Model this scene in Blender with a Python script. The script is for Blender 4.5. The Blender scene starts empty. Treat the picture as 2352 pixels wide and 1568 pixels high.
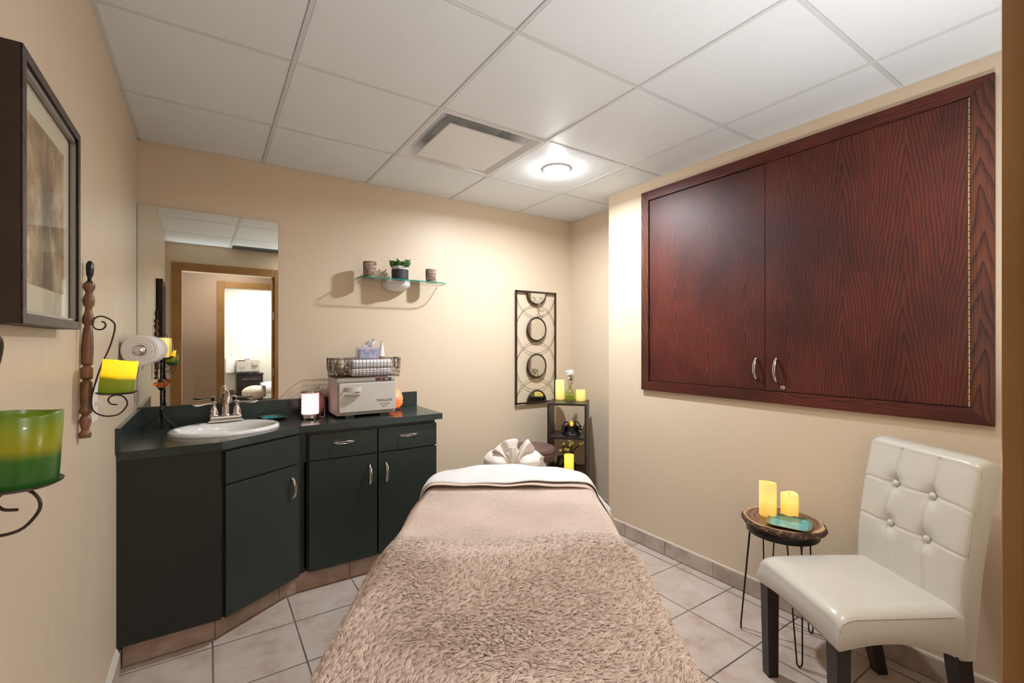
import bpy, bmesh, math, random
import numpy as np
from mathutils import Matrix, Vector
random.seed(7); rng = np.random.default_rng(7)
C = bpy.context.scene.collection
sc = bpy.context.scene

# ------------------------------------------------------------------ camera
YAW = 0.5884; CAMZ = 1.337; FPX = 1048.0
cam = bpy.data.cameras.new('camera'); co = bpy.data.objects.new('camera', cam); C.objects.link(co)
co.location = (0, 0, CAMZ); co.rotation_euler = (math.pi/2, 0, -YAW)
cam.sensor_width = 36; cam.lens = 36*FPX/2352
cam.shift_y = (788.5-784)/2352
cam.clip_start = 0.02
sc.camera = co

# ------------------------------------------------------------------ world, exposure, lamps
sc.view_settings.view_transform = 'Standard'; sc.view_settings.look = 'None'
sc.view_settings.gamma = 1.0; sc.view_settings.use_curve_mapping = False
sc.view_settings.exposure = 0.0
w = bpy.data.worlds.new('world'); sc.world = w; w.use_nodes = True
w.node_tree.nodes['Background'].inputs[0].default_value = (0.8, 0.75, 0.7, 1)
w.node_tree.nodes['Background'].inputs[1].default_value = 0.0
try:
    sc.cycles.max_bounces = 8; sc.cycles.diffuse_bounces = 5; sc.cycles.glossy_bounces = 4
    sc.cycles.transmission_bounces = 6; sc.cycles.transparent_max_bounces = 8
    sc.cycles.sample_clamp_indirect = 4.0; sc.cycles.caustics_reflective = False; sc.cycles.caustics_refractive = False
    sc.cycles.use_denoising = True
except Exception: pass

def area(name, loc, size, power, col, rot=(0, 0, 0), size_y=None, shape='DISK', spread=math.pi):
    l = bpy.data.lights.new(name, 'AREA'); l.shape = shape; l.size = size
    if size_y: l.size_y = size_y
    l.energy = power; l.color = col; l.spread = spread
    o = bpy.data.objects.new(name, l); o.location = loc; o.rotation_euler = rot; C.objects.link(o); return o
def point(name, loc, power, col, r=0.03):
    l = bpy.data.lights.new(name, 'POINT'); l.energy = power; l.color = col; l.shadow_soft_size = r
    o = bpy.data.objects.new(name, l); o.location = loc; C.objects.link(o); return o
DL = (1.775, 2.17)
area('downlight_lamp', (DL[0], DL[1], 2.385), 0.08, 40, (0.90, 0.95, 1.0), spread=2.95)
point('downlight_glow', (DL[0], DL[1], 2.372), 5.5, (1.0, 0.99, 0.97), 0.012)
area('added_panel_fill', (1.185, 0.377, 2.385), 0.5, 7, (1.0, 0.97, 0.93), size_y=0.5, shape='SQUARE')  # out-of-view fill light, added to lift the room's brightness
area('added_ceiling_fill', (1.35, 0.22, 1.05), 0.25, 19, (0.95, 0.98, 1.0), rot=(math.pi+0.42, 0, 0))  # unseen upward fill, added because bounce alone leaves the ceiling too dark
area('added_ceiling_fill', (0.0, 0.0, 0.55), 0.2, 9, (0.95, 0.98, 1.0), rot=(math.pi+0.40, 0.0, 0), spread=1.4)  # second unseen upward fill, added for the left of the ceiling
area('added_hall_fill', (0.4, -0.70, 2.38), 0.5, 14, (1.0, 0.93, 0.85), size_y=1.0, shape='RECTANGLE')  # unseen light added in the hall as fill through the doorway
area('far_room_lamp', (1.0, -2.45, 2.38), 0.6, 62, (0.97, 0.98, 0.97))

# ------------------------------------------------------------------ node helpers
def nt(m): return m.node_tree.nodes, m.node_tree.links
def mat(name, col, rough=0.5, metal=0.0, spec=0.5, bump=None, noise=None, emit=None, estr=0.0, coat=0.0, trans=0.0, ior=1.45, sheen=0.0, sss=0.0):
    m = bpy.data.materials.new(name); m.use_nodes = True
    n, l = nt(m); b = n['Principled BSDF']
    b.inputs['Base Color'].default_value = (*col, 1); b.inputs['Roughness'].default_value = rough
    b.inputs['Metallic'].default_value = metal; b.inputs['Specular IOR Level'].default_value = spec
    b.inputs['Coat Weight'].default_value = coat; b.inputs['Transmission Weight'].default_value = trans
    b.inputs['IOR'].default_value = ior; b.inputs['Sheen Weight'].default_value = sheen
    b.inputs['Subsurface Weight'].default_value = sss
    b.inputs['Subsurface Scale'].default_value = 0.02
    if emit: b.inputs['Emission Color'].default_value = (*emit, 1); b.inputs['Emission Strength'].default_value = estr
    tc = n.new('ShaderNodeTexCoord')
    if noise:   # (scale, second colour, lo, hi)
        t = n.new('ShaderNodeTexNoise'); t.inputs['Scale'].default_value = noise[0]; t.inputs['Detail'].default_value = 6
        l.new(tc.outputs['Object'], t.inputs['Vector'])
        r = n.new('ShaderNodeValToRGB'); r.color_ramp.elements[0].position = noise[2]; r.color_ramp.elements[1].position = noise[3]
        r.color_ramp.elements[0].color = (*col, 1); r.color_ramp.elements[1].color = (*noise[1], 1)
        l.new(t.outputs['Fac'], r.inputs['Fac']); l.new(r.outputs['Color'], b.inputs['Base Color'])
    if bump:    # (scale, strength, distance)
        t = n.new('ShaderNodeTexNoise'); t.inputs['Scale'].default_value = bump[0]; t.inputs['Detail'].default_value = 3
        l.new(tc.outputs['Object'], t.inputs['Vector'])
        bp = n.new('ShaderNodeBump'); bp.inputs['Strength'].default_value = bump[1]; bp.inputs['Distance'].default_value = bump[2]
        l.new(t.outputs['Fac'], bp.inputs['Height']); l.new(bp.outputs['Normal'], b.inputs['Normal'])
    return m
def mth(n, l, op, a, b=None, c=None):
    x = n.new('ShaderNodeMath'); x.operation = op
    for i, v in enumerate((a, b, c)):
        if v is None: continue
        if isinstance(v, (int, float)): x.inputs[i].default_value = v
        else: l.new(v, x.inputs[i])
    return x.outputs[0]
def xyz(n, l):
    tc = n.new('ShaderNodeTexCoord'); s = n.new('ShaderNodeSeparateXYZ'); l.new(tc.outputs['Object'], s.inputs[0]); return tc, s.outputs

def ramp(n, l, fac, stops):
    r = n.new('ShaderNodeValToRGB'); e = r.color_ramp.elements
    while len(e) < len(stops): e.new(0.5)
    for k, (p, c) in enumerate(stops): e[k].position = p; e[k].color = (*c, 1)
    l.new(fac, r.inputs['Fac']); return r.outputs['Color']

# oak veneer: peaked grain arches stacked along axis `up`, in columns across axis `side`
def oak(name, up, side, dark, mid, light, period=0.225, shift=0.0, rough=0.50, freq=8.0, steep=8.5, wob=0.07):
    m = mat(name, mid, rough, spec=0.40)
    n, l = nt(m); b = n['Principled BSDF']
    tc, s = xyz(n, l); U = s[up]; V = s[side]
    def noise(su, sv, det=3):
        mp = n.new('ShaderNodeMapping'); q = [sv]*3; q[up] = su; mp.inputs['Scale'].default_value = q; l.new(tc.outputs['Object'], mp.inputs['Vector'])
        t = n.new('ShaderNodeTexNoise'); t.inputs['Scale'].default_value = 1; t.inputs['Detail'].default_value = det; l.new(mp.outputs['Vector'], t.inputs['Vector']); return t.outputs['Fac']
    V2 = mth(n, l, 'ADD', mth(n, l, 'ADD', V, shift), mth(n, l, 'MULTIPLY', mth(n, l, 'SUBTRACT', noise(1.6, 3.0, 2), 0.5), wob))
    u = mth(n, l, 'ABSOLUTE', mth(n, l, 'SUBTRACT', mth(n, l, 'FRACT', mth(n, l, 'DIVIDE', V2, period)), 0.5))
    par = mth(n, l, 'MULTIPLY', mth(n, l, 'POWER', mth(n, l, 'MULTIPLY', u, 2.0), 1.15), steep)
    f = mth(n, l, 'ADD', mth(n, l, 'ADD', mth(n, l, 'MULTIPLY', U, freq), par), mth(n, l, 'MULTIPLY', noise(3.0, 12.0, 3), 1.7))
    ring = mth(n, l, 'POWER', mth(n, l, 'FRACT', f), 3.0)
    pores = noise(8, 520, 3)
    fac = mth(n, l, 'ADD', mth(n, l, 'MULTIPLY', ring, 0.40), mth(n, l, 'MULTIPLY', mth(n, l, 'SUBTRACT', 1.0, pores), 0.62))
    col = ramp(n, l, fac, [(0.20, light), (0.42, mid), (0.72, dark), (0.95, (dark[0]*0.6, dark[1]*0.6, dark[2]*0.6))])
    mx = n.new('ShaderNodeMix'); mx.data_type = 'RGBA'; mx.blend_type = 'MULTIPLY'; mx.inputs[0].default_value = 1.0
    l.new(col, mx.inputs[6]); l.new(ramp(n, l, noise(1.7, 2.6, 3), [(0.36, (0.50, 0.46, 0.50)), (0.62, (1.15, 1.12, 1.05))]), mx.inputs[7])
    l.new(mx.outputs[2], b.inputs['Base Color'])
    bp = n.new('ShaderNodeBump'); bp.inputs['Strength'].default_value = 0.10; bp.inputs['Distance'].default_value = 0.0005
    l.new(pores, bp.inputs['Height']); l.new(bp.outputs['Normal'], b.inputs['Normal'])
    return m

M = {}
def _brush(m):
    n, l = nt(m); b = n['Principled BSDF']; tc, s_ = xyz(n, l); mp = n.new('ShaderNodeMapping'); mp.inputs['Scale'].default_value = (1, 38, 1.3); l.new(tc.outputs['Object'], mp.inputs['Vector'])
    t = n.new('ShaderNodeTexNoise'); t.inputs['Scale'].default_value = 1; t.inputs['Detail'].default_value = 3; l.new(mp.outputs['Vector'], t.inputs['Vector'])
    r = n.new('ShaderNodeMapRange'); r.inputs[1].default_value = 0.35; r.inputs[2].default_value = 0.65; r.inputs[3].default_value = 0.37; r.inputs[4].default_value = 0.44; l.new(t.outputs['Fac'], r.inputs[0]); l.new(r.outputs[0], b.inputs['Roughness'])
PAINT = (0.64, 0.525, 0.395)
M['paint'] = mat('wall_paint', PAINT, 0.42, spec=0.35, bump=(140, 0.22, 0.0018))
M['paint_left'] = mat('wall_paint_brushed', PAINT, 0.40, spec=0.35, bump=(95, 0.22, 0.0018))
_brush(M['paint_left'])
M['paint_far'] = mat('far_room_paint', (0.76, 0.73, 0.66), 0.6, bump=(90, 0.3, 0.002))
M['tee'] = mat('ceiling_tee_white', (0.66, 0.69, 0.72), 0.4)
M['ceil_tile'] = mat('ceiling_tile', (0.80, 0.87, 0.935), 0.55, bump=(220, 0.5, 0.003), noise=(420, (0.72, 0.785, 0.845), 0.56, 0.72))
M['white_metal'] = mat('white_painted_metal', (0.76, 0.78, 0.80), 0.35)
M['grey_grille'] = mat('grey_grille', (0.13, 0.13, 0.12), 0.5)
M['casing'] = mat('door_casing_wood', (0.32, 0.165, 0.055), 0.42, noise=(6, (0.27, 0.130, 0.038), 0.35, 0.7))
M['door_skin'] = mat('door_skin', (0.42, 0.29, 0.21), 0.45)
M['chrome'] = mat('brushed_nickel', (0.62, 0.56, 0.52), 0.22, 1.0)
M['bright_nickel'] = mat('bright_nickel', (0.75, 0.73, 0.70), 0.16, 1.0)
M['mirror'] = mat('mirror_glass', (0.72, 0.72, 0.65), 0.0, 1.0)
M['mirror_small'] = mat('small_mirror_glass', (0.80, 0.80, 0.78), 0.01, 1.0)
M['mirror_edge'] = mat('mirror_edge', (0.05, 0.07, 0.06), 0.3)
M['porcelain'] = mat('porcelain', (0.80, 0.79, 0.77), 0.08, coat=0.6)
M['black_iron'] = mat('black_iron', (0.016, 0.014, 0.014), 0.32, 0.4)
M['brown_iron'] = mat('brown_iron', (0.05, 0.036, 0.028), 0.36, 0.5)
M['amber'] = mat('amber_glass', (0.75, 0.20, 0.03), 0.05, trans=0.85)
M['glass'] = mat('clear_glass', (0.92, 1.0, 0.97), 0.0, trans=1.0, ior=1.45)
M['glass_edge'] = mat('green_glass_edge', (0.02, 0.32, 0.24), 0.1, trans=0.3)
M['green_glass'] = mat('green_glass', (0.72, 0.90, 0.40), 0.03, trans=1.0, ior=1.4)
M['water'] = mat('vase_water', (0.55, 0.80, 0.15), 0.02, trans=0.9, ior=1.33)
M['paper'] = mat('white_paper', (0.80, 0.76, 0.74), 0.8)
M['tissue'] = mat('white_tissue', (0.86, 0.87, 0.90), 0.8)
M['plastic'] = mat('ivory_plastic', (0.80, 0.76, 0.68), 0.4)
M['warmer'] = mat('warmer_enamel', (0.56, 0.525, 0.485), 0.34)
M['warmer_trim'] = mat('warmer_dark_trim', (0.05, 0.045, 0.04), 0.4)
M['ink'] = mat('black_ink', (0.06, 0.055, 0.05), 0.6)
M['terry'] = mat('white_terry', (0.80, 0.77, 0.78), 0.95, bump=(300, 1.0, 0.004))
M['beige_cloth'] = mat('beige_cloth', (0.42, 0.34, 0.26), 0.9, bump=(120, 0.6, 0.003))
M['dark_wood'] = mat('espresso_wood', (0.015, 0.011, 0.010), 0.36, noise=(30, (0.032, 0.022, 0.018), 0.4, 0.7))
M['leg_wood'] = mat('dark_leg_wood', (0.020, 0.014, 0.013), 0.35)
M['vinyl'] = mat('brown_vinyl', (0.105, 0.056, 0.048), 0.38, bump=(200, 0.15, 0.001))
M['leather'] = mat('cream_leather', (0.54, 0.51, 0.455), 0.24, spec=0.5, coat=0.15, bump=(160, 0.06, 0.001))
M['thread'] = mat('cream_thread', (0.52, 0.47, 0.41), 0.7)
M['sheet'] = mat('white_sheet', (0.60, 0.575, 0.55), 0.85, bump=(14, 0.35, 0.006), sheen=0.2)
M['sheet_back'] = mat('tan_sheet', (0.58, 0.46, 0.385), 0.85, bump=(20, 0.3, 0.004))
M['fur'] = mat('plush_fur', (0.58, 0.42, 0.32), 0.62, spec=0.3, sheen=0.5)
M['fur_base'] = mat('plush_base', (0.66, 0.53, 0.45), 0.9)
M['satin'] = mat('cream_satin', (0.68, 0.60, 0.53), 0.55, sheen=0.3, bump=(18, 0.25, 0.004))
M['grout'] = mat('grout_dark', (0.10, 0.078, 0.07), 0.9)
M['white_trim'] = mat('white_trim_paint', (0.66, 0.60, 0.52), 0.5)
M['bark_dark'] = mat('slab_bark', (0.055, 0.028, 0.018), 0.9, noise=(70, (0.22, 0.12, 0.07), 0.52, 0.68), bump=(110, 1.0, 0.006))
M['wick'] = mat('wick', (0.1, 0.08, 0.06), 0.9)
M['pot_dark'] = mat('pot_charcoal', (0.035, 0.035, 0.038), 0.6)
M['pot_rim'] = mat('pot_pale_rim', (0.62, 0.62, 0.66), 0.4, noise=(40, (0.42, 0.42, 0.47), 0.5, 0.6))
M['soil'] = mat('soil', (0.03, 0.02, 0.015), 1.0)
M['leaf'] = mat('succulent_leaf', (0.05, 0.17, 0.045), 0.4, noise=(60, (0.13, 0.32, 0.09), 0.45, 0.65))
M['teal'] = mat('teal_glaze', (0.02, 0.30, 0.34), 0.15, coat=0.5, noise=(22, (0.12, 0.40, 0.40), 0.5, 0.62))
M['teal_rim'] = mat('teal_plate_rim', (0.07, 0.13, 0.075), 0.15, coat=0.5)
M['spindle'] = mat('turned_wood', (0.20, 0.095, 0.045), 0.34, noise=(26, (0.095, 0.045, 0.024), 0.4, 0.65))
M['frame_dark'] = mat('frame_espresso', (0.020, 0.010, 0.007), 0.45, noise=(9, (0.032, 0.016, 0.010), 0.4, 0.7))
M['frame_grey'] = mat('frame_face_grey', (0.055, 0.042, 0.038), 0.45, noise=(60, (0.025, 0.018, 0.016), 0.45, 0.6))
M['frame_silver'] = mat('frame_silver', (0.30, 0.28, 0.28), 0.35, 0.3)
M['mat_board'] = mat('cream_mat_board', (0.66, 0.58, 0.47), 0.7)
M['black_ceramic'] = mat('black_ceramic', (0.012, 0.012, 0.014), 0.12, coat=0.5)
M['copper_rim'] = mat('copper_rim', (0.20, 0.07, 0.05), 0.3)
M['petal_white'] = mat('white_petal', (0.85, 0.80, 0.78), 0.8)
M['petal_cream'] = mat('cream_petal', (0.72, 0.66, 0.42), 0.8)
M['stem'] = mat('dry_stem', (0.30, 0.20, 0.10), 0.8)
M['twig'] = mat('dark_twig', (0.03, 0.02, 0.015), 0.7)
M['petal_yellow'] = mat('yellow_petal', (0.80, 0.66, 0.15), 0.5, emit=(1.0, 0.72, 0.15), estr=0.12)
M['cord'] = mat('white_cord', (0.75, 0.55, 0.52), 0.5)
M['vase_pink'] = mat('dusty_rose_ceramic', (0.32, 0.15, 0.14), 0.35)
M['tube_white'] = mat('white_tube', (0.80, 0.78, 0.79), 0.3)
M['tissue_box'] = mat('blue_tissue_box', (0.22, 0.23, 0.36), 0.6, noise=(38, (0.46, 0.36, 0.46), 0.55, 0.6))
M['frost'] = mat('frosted_cover', (0.86, 0.86, 0.92), 0.25, trans=0.75, ior=1.1)
M['led_red'] = mat('red_led', (0.5, 0, 0.05), 0.4, emit=(1.0, 0.02, 0.15), estr=5)
M['blue_cloth'] = mat('blue_cloth', (0.05, 0.2, 0.6), 0.8)
M['copper'] = mat('basket_wire', (0.075, 0.042, 0.028), 0.42, 0.6)
M['pink_wire'] = mat('pink_wire', (0.85, 0.60, 0.63), 0.5, emit=(1.0, 0.45, 0.5), estr=0.35)
M['lamp_lens'] = mat('lamp_lens', (0.9, 0.9, 0.9), 0.5, emit=(1.0, 0.96, 0.90), estr=14)
M['fill_panel_lens'] = mat('fill_panel_lens', (0.9, 0.9, 0.9), 0.5, emit=(1.0, 0.96, 0.90), estr=3)  # glowing face of the added fill panel
M['salt_base'] = mat('salt_lamp_base', (0.07, 0.025, 0.015), 0.5)

def thin_glass(name, tint, rough=0.0, ior=1.45, haze=None, refl=1.0):
    m = bpy.data.materials.new(name); m.use_nodes = True; n, l = nt(m); n.remove(n['Principled BSDF'])
    t = n.new('ShaderNodeBsdfTransparent'); t.inputs[0].default_value = (*tint, 1); g = n.new('ShaderNodeBsdfGlossy'); g.inputs['Roughness'].default_value = rough
    lw = n.new('ShaderNodeLayerWeight'); lw.inputs[0].default_value = 0.5; r0 = ((ior-1)/(ior+1))**2; f = mth(n, l, 'ADD', mth(n, l, 'MULTIPLY', mth(n, l, 'POWER', lw.outputs['Facing'], 5.0), (1-r0)*refl), r0*refl); x = n.new('ShaderNodeMixShader'); l.new(f, x.inputs[0]); l.new(t.outputs[0], x.inputs[1]); l.new(g.outputs[0], x.inputs[2]); o = x.outputs[0]
    if haze:
        d = n.new('ShaderNodeBsdfDiffuse'); d.inputs[0].default_value = (*haze[0], 1); y = n.new('ShaderNodeMixShader'); y.inputs[0].default_value = haze[1]; l.new(o, y.inputs[1]); l.new(d.outputs[0], y.inputs[2]); o = y.outputs[0]
    l.new(o, n['Material Output'].inputs[0]); return m
M['glass'] = thin_glass('clear_glass', (0.96, 0.99, 0.975))
M['picture_glass'] = thin_glass('low_glare_glass', (0.96, 0.97, 0.96), refl=0.28)
M['green_glass'] = thin_glass('green_glass', (0.90, 0.95, 0.70), 0.02, 1.5)
M['water'] = thin_glass('vase_water', (0.80, 0.90, 0.46), 0.02, 1.33)
M['frost'] = thin_glass('frosted_cover', (0.9, 0.9, 0.95), 0.25, 1.3, haze=((0.75, 0.75, 0.82), 0.20))
def laminate():
    m = mat('green_laminate', (0.019, 0.028, 0.024), 0.36, spec=0.45); n, l = nt(m); b = n['Principled BSDF']
    tc, s = xyz(n, l); mp = n.new('ShaderNodeMapping'); mp.inputs['Scale'].default_value = (60, 60, 3.5); l.new(tc.outputs['Object'], mp.inputs['Vector'])
    t = n.new('ShaderNodeTexNoise'); t.inputs['Scale'].default_value = 1; t.inputs['Detail'].default_value = 5; l.new(mp.outputs['Vector'], t.inputs['Vector'])
    l.new(ramp(n, l, t.outputs['Fac'], [(0.3, (0.0165, 0.0255, 0.0210)), (0.7, (0.0215, 0.0320, 0.0268))]), b.inputs['Base Color'])
    return m
M['laminate'] = laminate()
M['laminate_brown'] = mat('dark_side_laminate', (0.0135, 0.0125, 0.0095), 0.42, noise=(12, (0.011, 0.014, 0.011), 0.4, 0.65))
M['laminate_edge'] = mat('worn_edge', (0.045, 0.032, 0.026), 0.5)
M['counter'] = mat('green_counter', (0.025, 0.035, 0.031), 0.2, spec=0.5, noise=(55, (0.031, 0.043, 0.038), 0.4, 0.6))

M['bark'] = mat('birch_bark', (0.42, 0.33, 0.26), 0.85, bump=(90, 0.9, 0.004))
def _bark():
    n, l = nt(M['bark']); b = n['Principled BSDF']; tc, s = xyz(n, l); mp = n.new('ShaderNodeMapping'); mp.inputs['Scale'].default_value = (22, 22, 75); l.new(tc.outputs['Object'], mp.inputs['Vector'])
    t = n.new('ShaderNodeTexNoise'); t.inputs['Scale'].default_value = 1; t.inputs['Detail'].default_value = 7; t.inputs['Roughness'].default_value = 0.7; l.new(mp.outputs['Vector'], t.inputs['Vector'])
    l.new(ramp(n, l, t.outputs['Fac'], [(0.36, (0.06, 0.035, 0.025)), (0.48, (0.20, 0.125, 0.085)), (0.56, (0.36, 0.28, 0.23)), (0.72, (0.50, 0.42, 0.37))]), b.inputs['Base Color'])
_bark()

def tilefloor():
    m = mat('floor_tile', (0.5, 0.42, 0.36), 0.34); n, l = nt(m); b = n['Principled BSDF']
    tc, s = xyz(n, l)
    def cell(v, off): return mth(n, l, 'FRACT', mth(n, l, 'DIVIDE', mth(n, l, 'SUBTRACT', v, off), 0.331))
    wn = n.new('ShaderNodeTexNoise'); wn.inputs['Scale'].default_value = 60; l.new(tc.outputs['Object'], wn.inputs['Vector'])
    wob = mth(n, l, 'MULTIPLY', mth(n, l, 'SUBTRACT', wn.outputs['Fac'], 0.5), 0.006)
    dx = mth(n, l, 'ABSOLUTE', mth(n, l, 'SUBTRACT', cell(s[0], 0.0182), 0.5)); dy = mth(n, l, 'ABSOLUTE', mth(n, l, 'SUBTRACT', cell(s[1], 0.086), 0.5))
    e = mth(n, l, 'ADD', mth(n, l, 'MAXIMUM', dx, dy), wob)
    g = n.new('ShaderNodeMapRange'); g.inputs[1].default_value = 0.4885; g.inputs[2].default_value = 0.4915; l.new(e, g.inputs[0])
    t1 = n.new('ShaderNodeTexNoise'); t1.inputs['Scale'].default_value = 7; t1.inputs['Detail'].default_value = 8; t1.inputs['Roughness'].default_value = 0.65; l.new(tc.outputs['Object'], t1.inputs['Vector'])
    tile = ramp(n, l, t1.outputs['Fac'], [(0.32, (0.38, 0.28, 0.225)), (0.5, (0.48, 0.395, 0.345)), (0.68, (0.53, 0.46, 0.42))])
    t2 = n.new('ShaderNodeTexNoise'); t2.inputs['Scale'].default_value = 3; t2.inputs['Detail'].default_value = 4; l.new(tc.outputs['Object'], t2.inputs['Vector'])
    gr = ramp(n, l, t2.outputs['Fac'], [(0.4, (0.085, 0.065, 0.06)), (0.62, (0.20, 0.15, 0.12))])
    mx = n.new('ShaderNodeMix'); mx.data_type = 'RGBA'; l.new(g.outputs[0], mx.inputs[0]); l.new(tile, mx.inputs[6]); l.new(gr, mx.inputs[7])
    l.new(mx.outputs[2], b.inputs['Base Color'])
    h = mth(n, l, 'ADD', mth(n, l, 'MULTIPLY', g.outputs[0], -1.0), mth(n, l, 'MULTIPLY', t1.outputs['Fac'], 0.25))
    bp = n.new('ShaderNodeBump'); bp.inputs['Strength'].default_value = 0.5; bp.inputs['Distance'].default_value = 0.003; l.new(h, bp.inputs['Height']); l.new(bp.outputs['Normal'], b.inputs['Normal'])
    r = mth(n, l, 'ADD', mth(n, l, 'MULTIPLY', g.outputs[0], 0.5), 0.34); l.new(r, b.inputs['Roughness'])
    return m
M['floor'] = tilefloor()
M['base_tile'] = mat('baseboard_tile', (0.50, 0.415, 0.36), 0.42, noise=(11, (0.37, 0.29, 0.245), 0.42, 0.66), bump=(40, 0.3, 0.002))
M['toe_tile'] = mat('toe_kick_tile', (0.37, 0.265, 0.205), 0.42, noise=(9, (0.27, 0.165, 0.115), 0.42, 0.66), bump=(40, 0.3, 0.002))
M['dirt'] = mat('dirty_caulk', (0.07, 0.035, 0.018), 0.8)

def candle_mat(name, col, stops_e, z0, z1, glow):
    """lit wax: colour and inner glow run from z0 (foot) to z1 (top) of the candle itself"""
    m = mat(name, col, 0.42); n, l = nt(m); b = n['Principled BSDF']; tc, s = xyz(n, l)
    t = n.new('ShaderNodeTexNoise'); t.inputs['Scale'].default_value = 30; l.new(tc.outputs['Object'], t.inputs['Vector'])
    f = mth(n, l, 'DIVIDE', mth(n, l, 'SUBTRACT', s[2], z0), z1-z0)
    f = mth(n, l, 'ADD', f, mth(n, l, 'MULTIPLY', mth(n, l, 'SUBTRACT', t.outputs['Fac'], 0.5), 0.08))
    l.new(ramp(n, l, f, [(p, e) for p, e, k in stops_e]), b.inputs['Emission Color'])
    ks = ramp(n, l, f, [(p, (k, k, k)) for p, e, k in stops_e])
    l.new(mth(n, l, 'MULTIPLY', ks, glow), b.inputs['Emission Strength'])
    return m
WAXE = [(0.0, (1.0, 0.52, 0.07), 0.75), (0.3, (1.0, 0.60, 0.07), 0.9), (0.62, (1.0, 0.74, 0.16), 1.0), (0.95, (1.0, 0.68, 0.16), 0.85)]
M['wax'] = candle_mat('lit_cream_wax', (0.50, 0.38, 0.18), WAXE, 0.0, 0.13, 0.85)
M['wax_low'] = candle_mat('lit_yellow_wax', (0.7, 0.5, 0.1), [(0.0, (1, 0.55, 0.02), 0.9), (0.6, (1, 0.68, 0.05), 1.0), (1.0, (1, 0.75, 0.10), 0.9)], 0.0, 0.12, 1.0)
M['wax_pale'] = candle_mat('lit_pale_wax', (0.50, 0.42, 0.20), [(0.0, (1, 0.70, 0.16), 0.7), (0.25, (1, 0.74, 0.13), 0.95), (0.7, (1, 0.80, 0.20), 1.0), (1.0, (1, 0.78, 0.26), 0.85)], 0.0, 0.13, 0.80)
def green_wax(name, glow, lo):
    m = mat(name, (0.1, 0.2, 0.01), 0.3, coat=0.2); n, l = nt(m); b = n['Principled BSDF']; tc, s = xyz(n, l)
    t = n.new('ShaderNodeTexNoise'); t.inputs['Scale'].default_value = 18; l.new(tc.outputs['Object'], t.inputs['Vector'])
    f = mth(n, l, 'ADD', mth(n, l, 'DIVIDE', s[2], 0.1), mth(n, l, 'MULTIPLY', mth(n, l, 'SUBTRACT', t.outputs['Fac'], 0.5), 0.10))
    if lo:   # nearly unlit candle
        l.new(ramp(n, l, f, [(0.0, (0.010, 0.045, 0.010)), (0.38, (0.018, 0.070, 0.008)), (0.52, (0.13, 0.125, 0.003)), (0.72, (0.12, 0.135, 0.003)), (1.0, (0.055, 0.10, 0.004))]), b.inputs['Base Color'])
        l.new(ramp(n, l, f, [(0.0, (0.02, 0.15, 0.01)), (0.38, (0.04, 0.16, 0.0)), (0.55, (0.55, 0.42, 0.0)), (0.8, (0.34, 0.40, 0.0)), (1.0, (0.14, 0.26, 0.0))]), b.inputs['Emission Color'])
    else:
        l.new(ramp(n, l, f, [(0.0, (0.075, 0.085, 0.012)), (0.40, (0.095, 0.095, 0.008)), (0.5, (0.6, 0.45, 0.01)), (1.0, (0.7, 0.55, 0.02))]), b.inputs['Base Color'])
        l.new(ramp(n, l, f, [(0.0, (0.05, 0.10, 0.0)), (0.40, (0.12, 0.13, 0.0)), (0.52, (1.0, 0.52, 0.0)), (0.75, (1.0, 0.66, 0.02)), (1.0, (0.95, 0.66, 0.0))]), b.inputs['Emission Color'])
    b.inputs['Emission Strength'].default_value = glow
    return m
M['wax_green'] = green_wax('green_yellow_wax', 0.95, False)
M['wax_green_dim'] = green_wax('green_wax_dim', 0.16, True)
def salt():
    m = mat('glowing_salt', (0.8, 0.25, 0.1), 0.35, bump=(35, 0.8, 0.006)); n, l = nt(m); b = n['Principled BSDF']; tc, s = xyz(n, l)
    t = n.new('ShaderNodeTexNoise'); t.inputs['Scale'].default_value = 28; t.inputs['Detail'].default_value = 5; l.new(tc.outputs['Object'], t.inputs['Vector'])
    f = mth(n, l, 'ADD', t.outputs['Fac'], mth(n, l, 'MULTIPLY', s[2], -2.2))
    l.new(ramp(n, l, f, [(0.25, (0.62, 0.22, 0.16)), (0.42, (1.0, 0.10, 0.012)), (0.62, (1.0, 0.30, 0.05))]), b.inputs['Emission Color'])
    b.inputs['Emission Strength'].default_value = 0.95
    return m
M['salt'] = salt()
M['salt_far'] = mat('glowing_far_lamp', (0.9, 0.7, 0.5), 0.5, emit=(1.0, 0.78, 0.55), estr=5)
def lattice():
    m = mat('pink_glow', (0.8, 0.6, 0.6), 0.4); n, l = nt(m); b = n['Principled BSDF']; tc, s = xyz(n, l)
    l.new(ramp(n, l, mth(n, l, 'DIVIDE', s[2], 0.17), [(0.1, (1.0, 0.85, 0.86)), (0.5, (1.0, 0.58, 0.60)), (1.0, (0.9, 0.42, 0.42))]), b.inputs['Emission Color'])
    b.inputs['Emission Strength'].default_value = 1.9
    return m
M['pink_glow'] = lattice()
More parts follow.
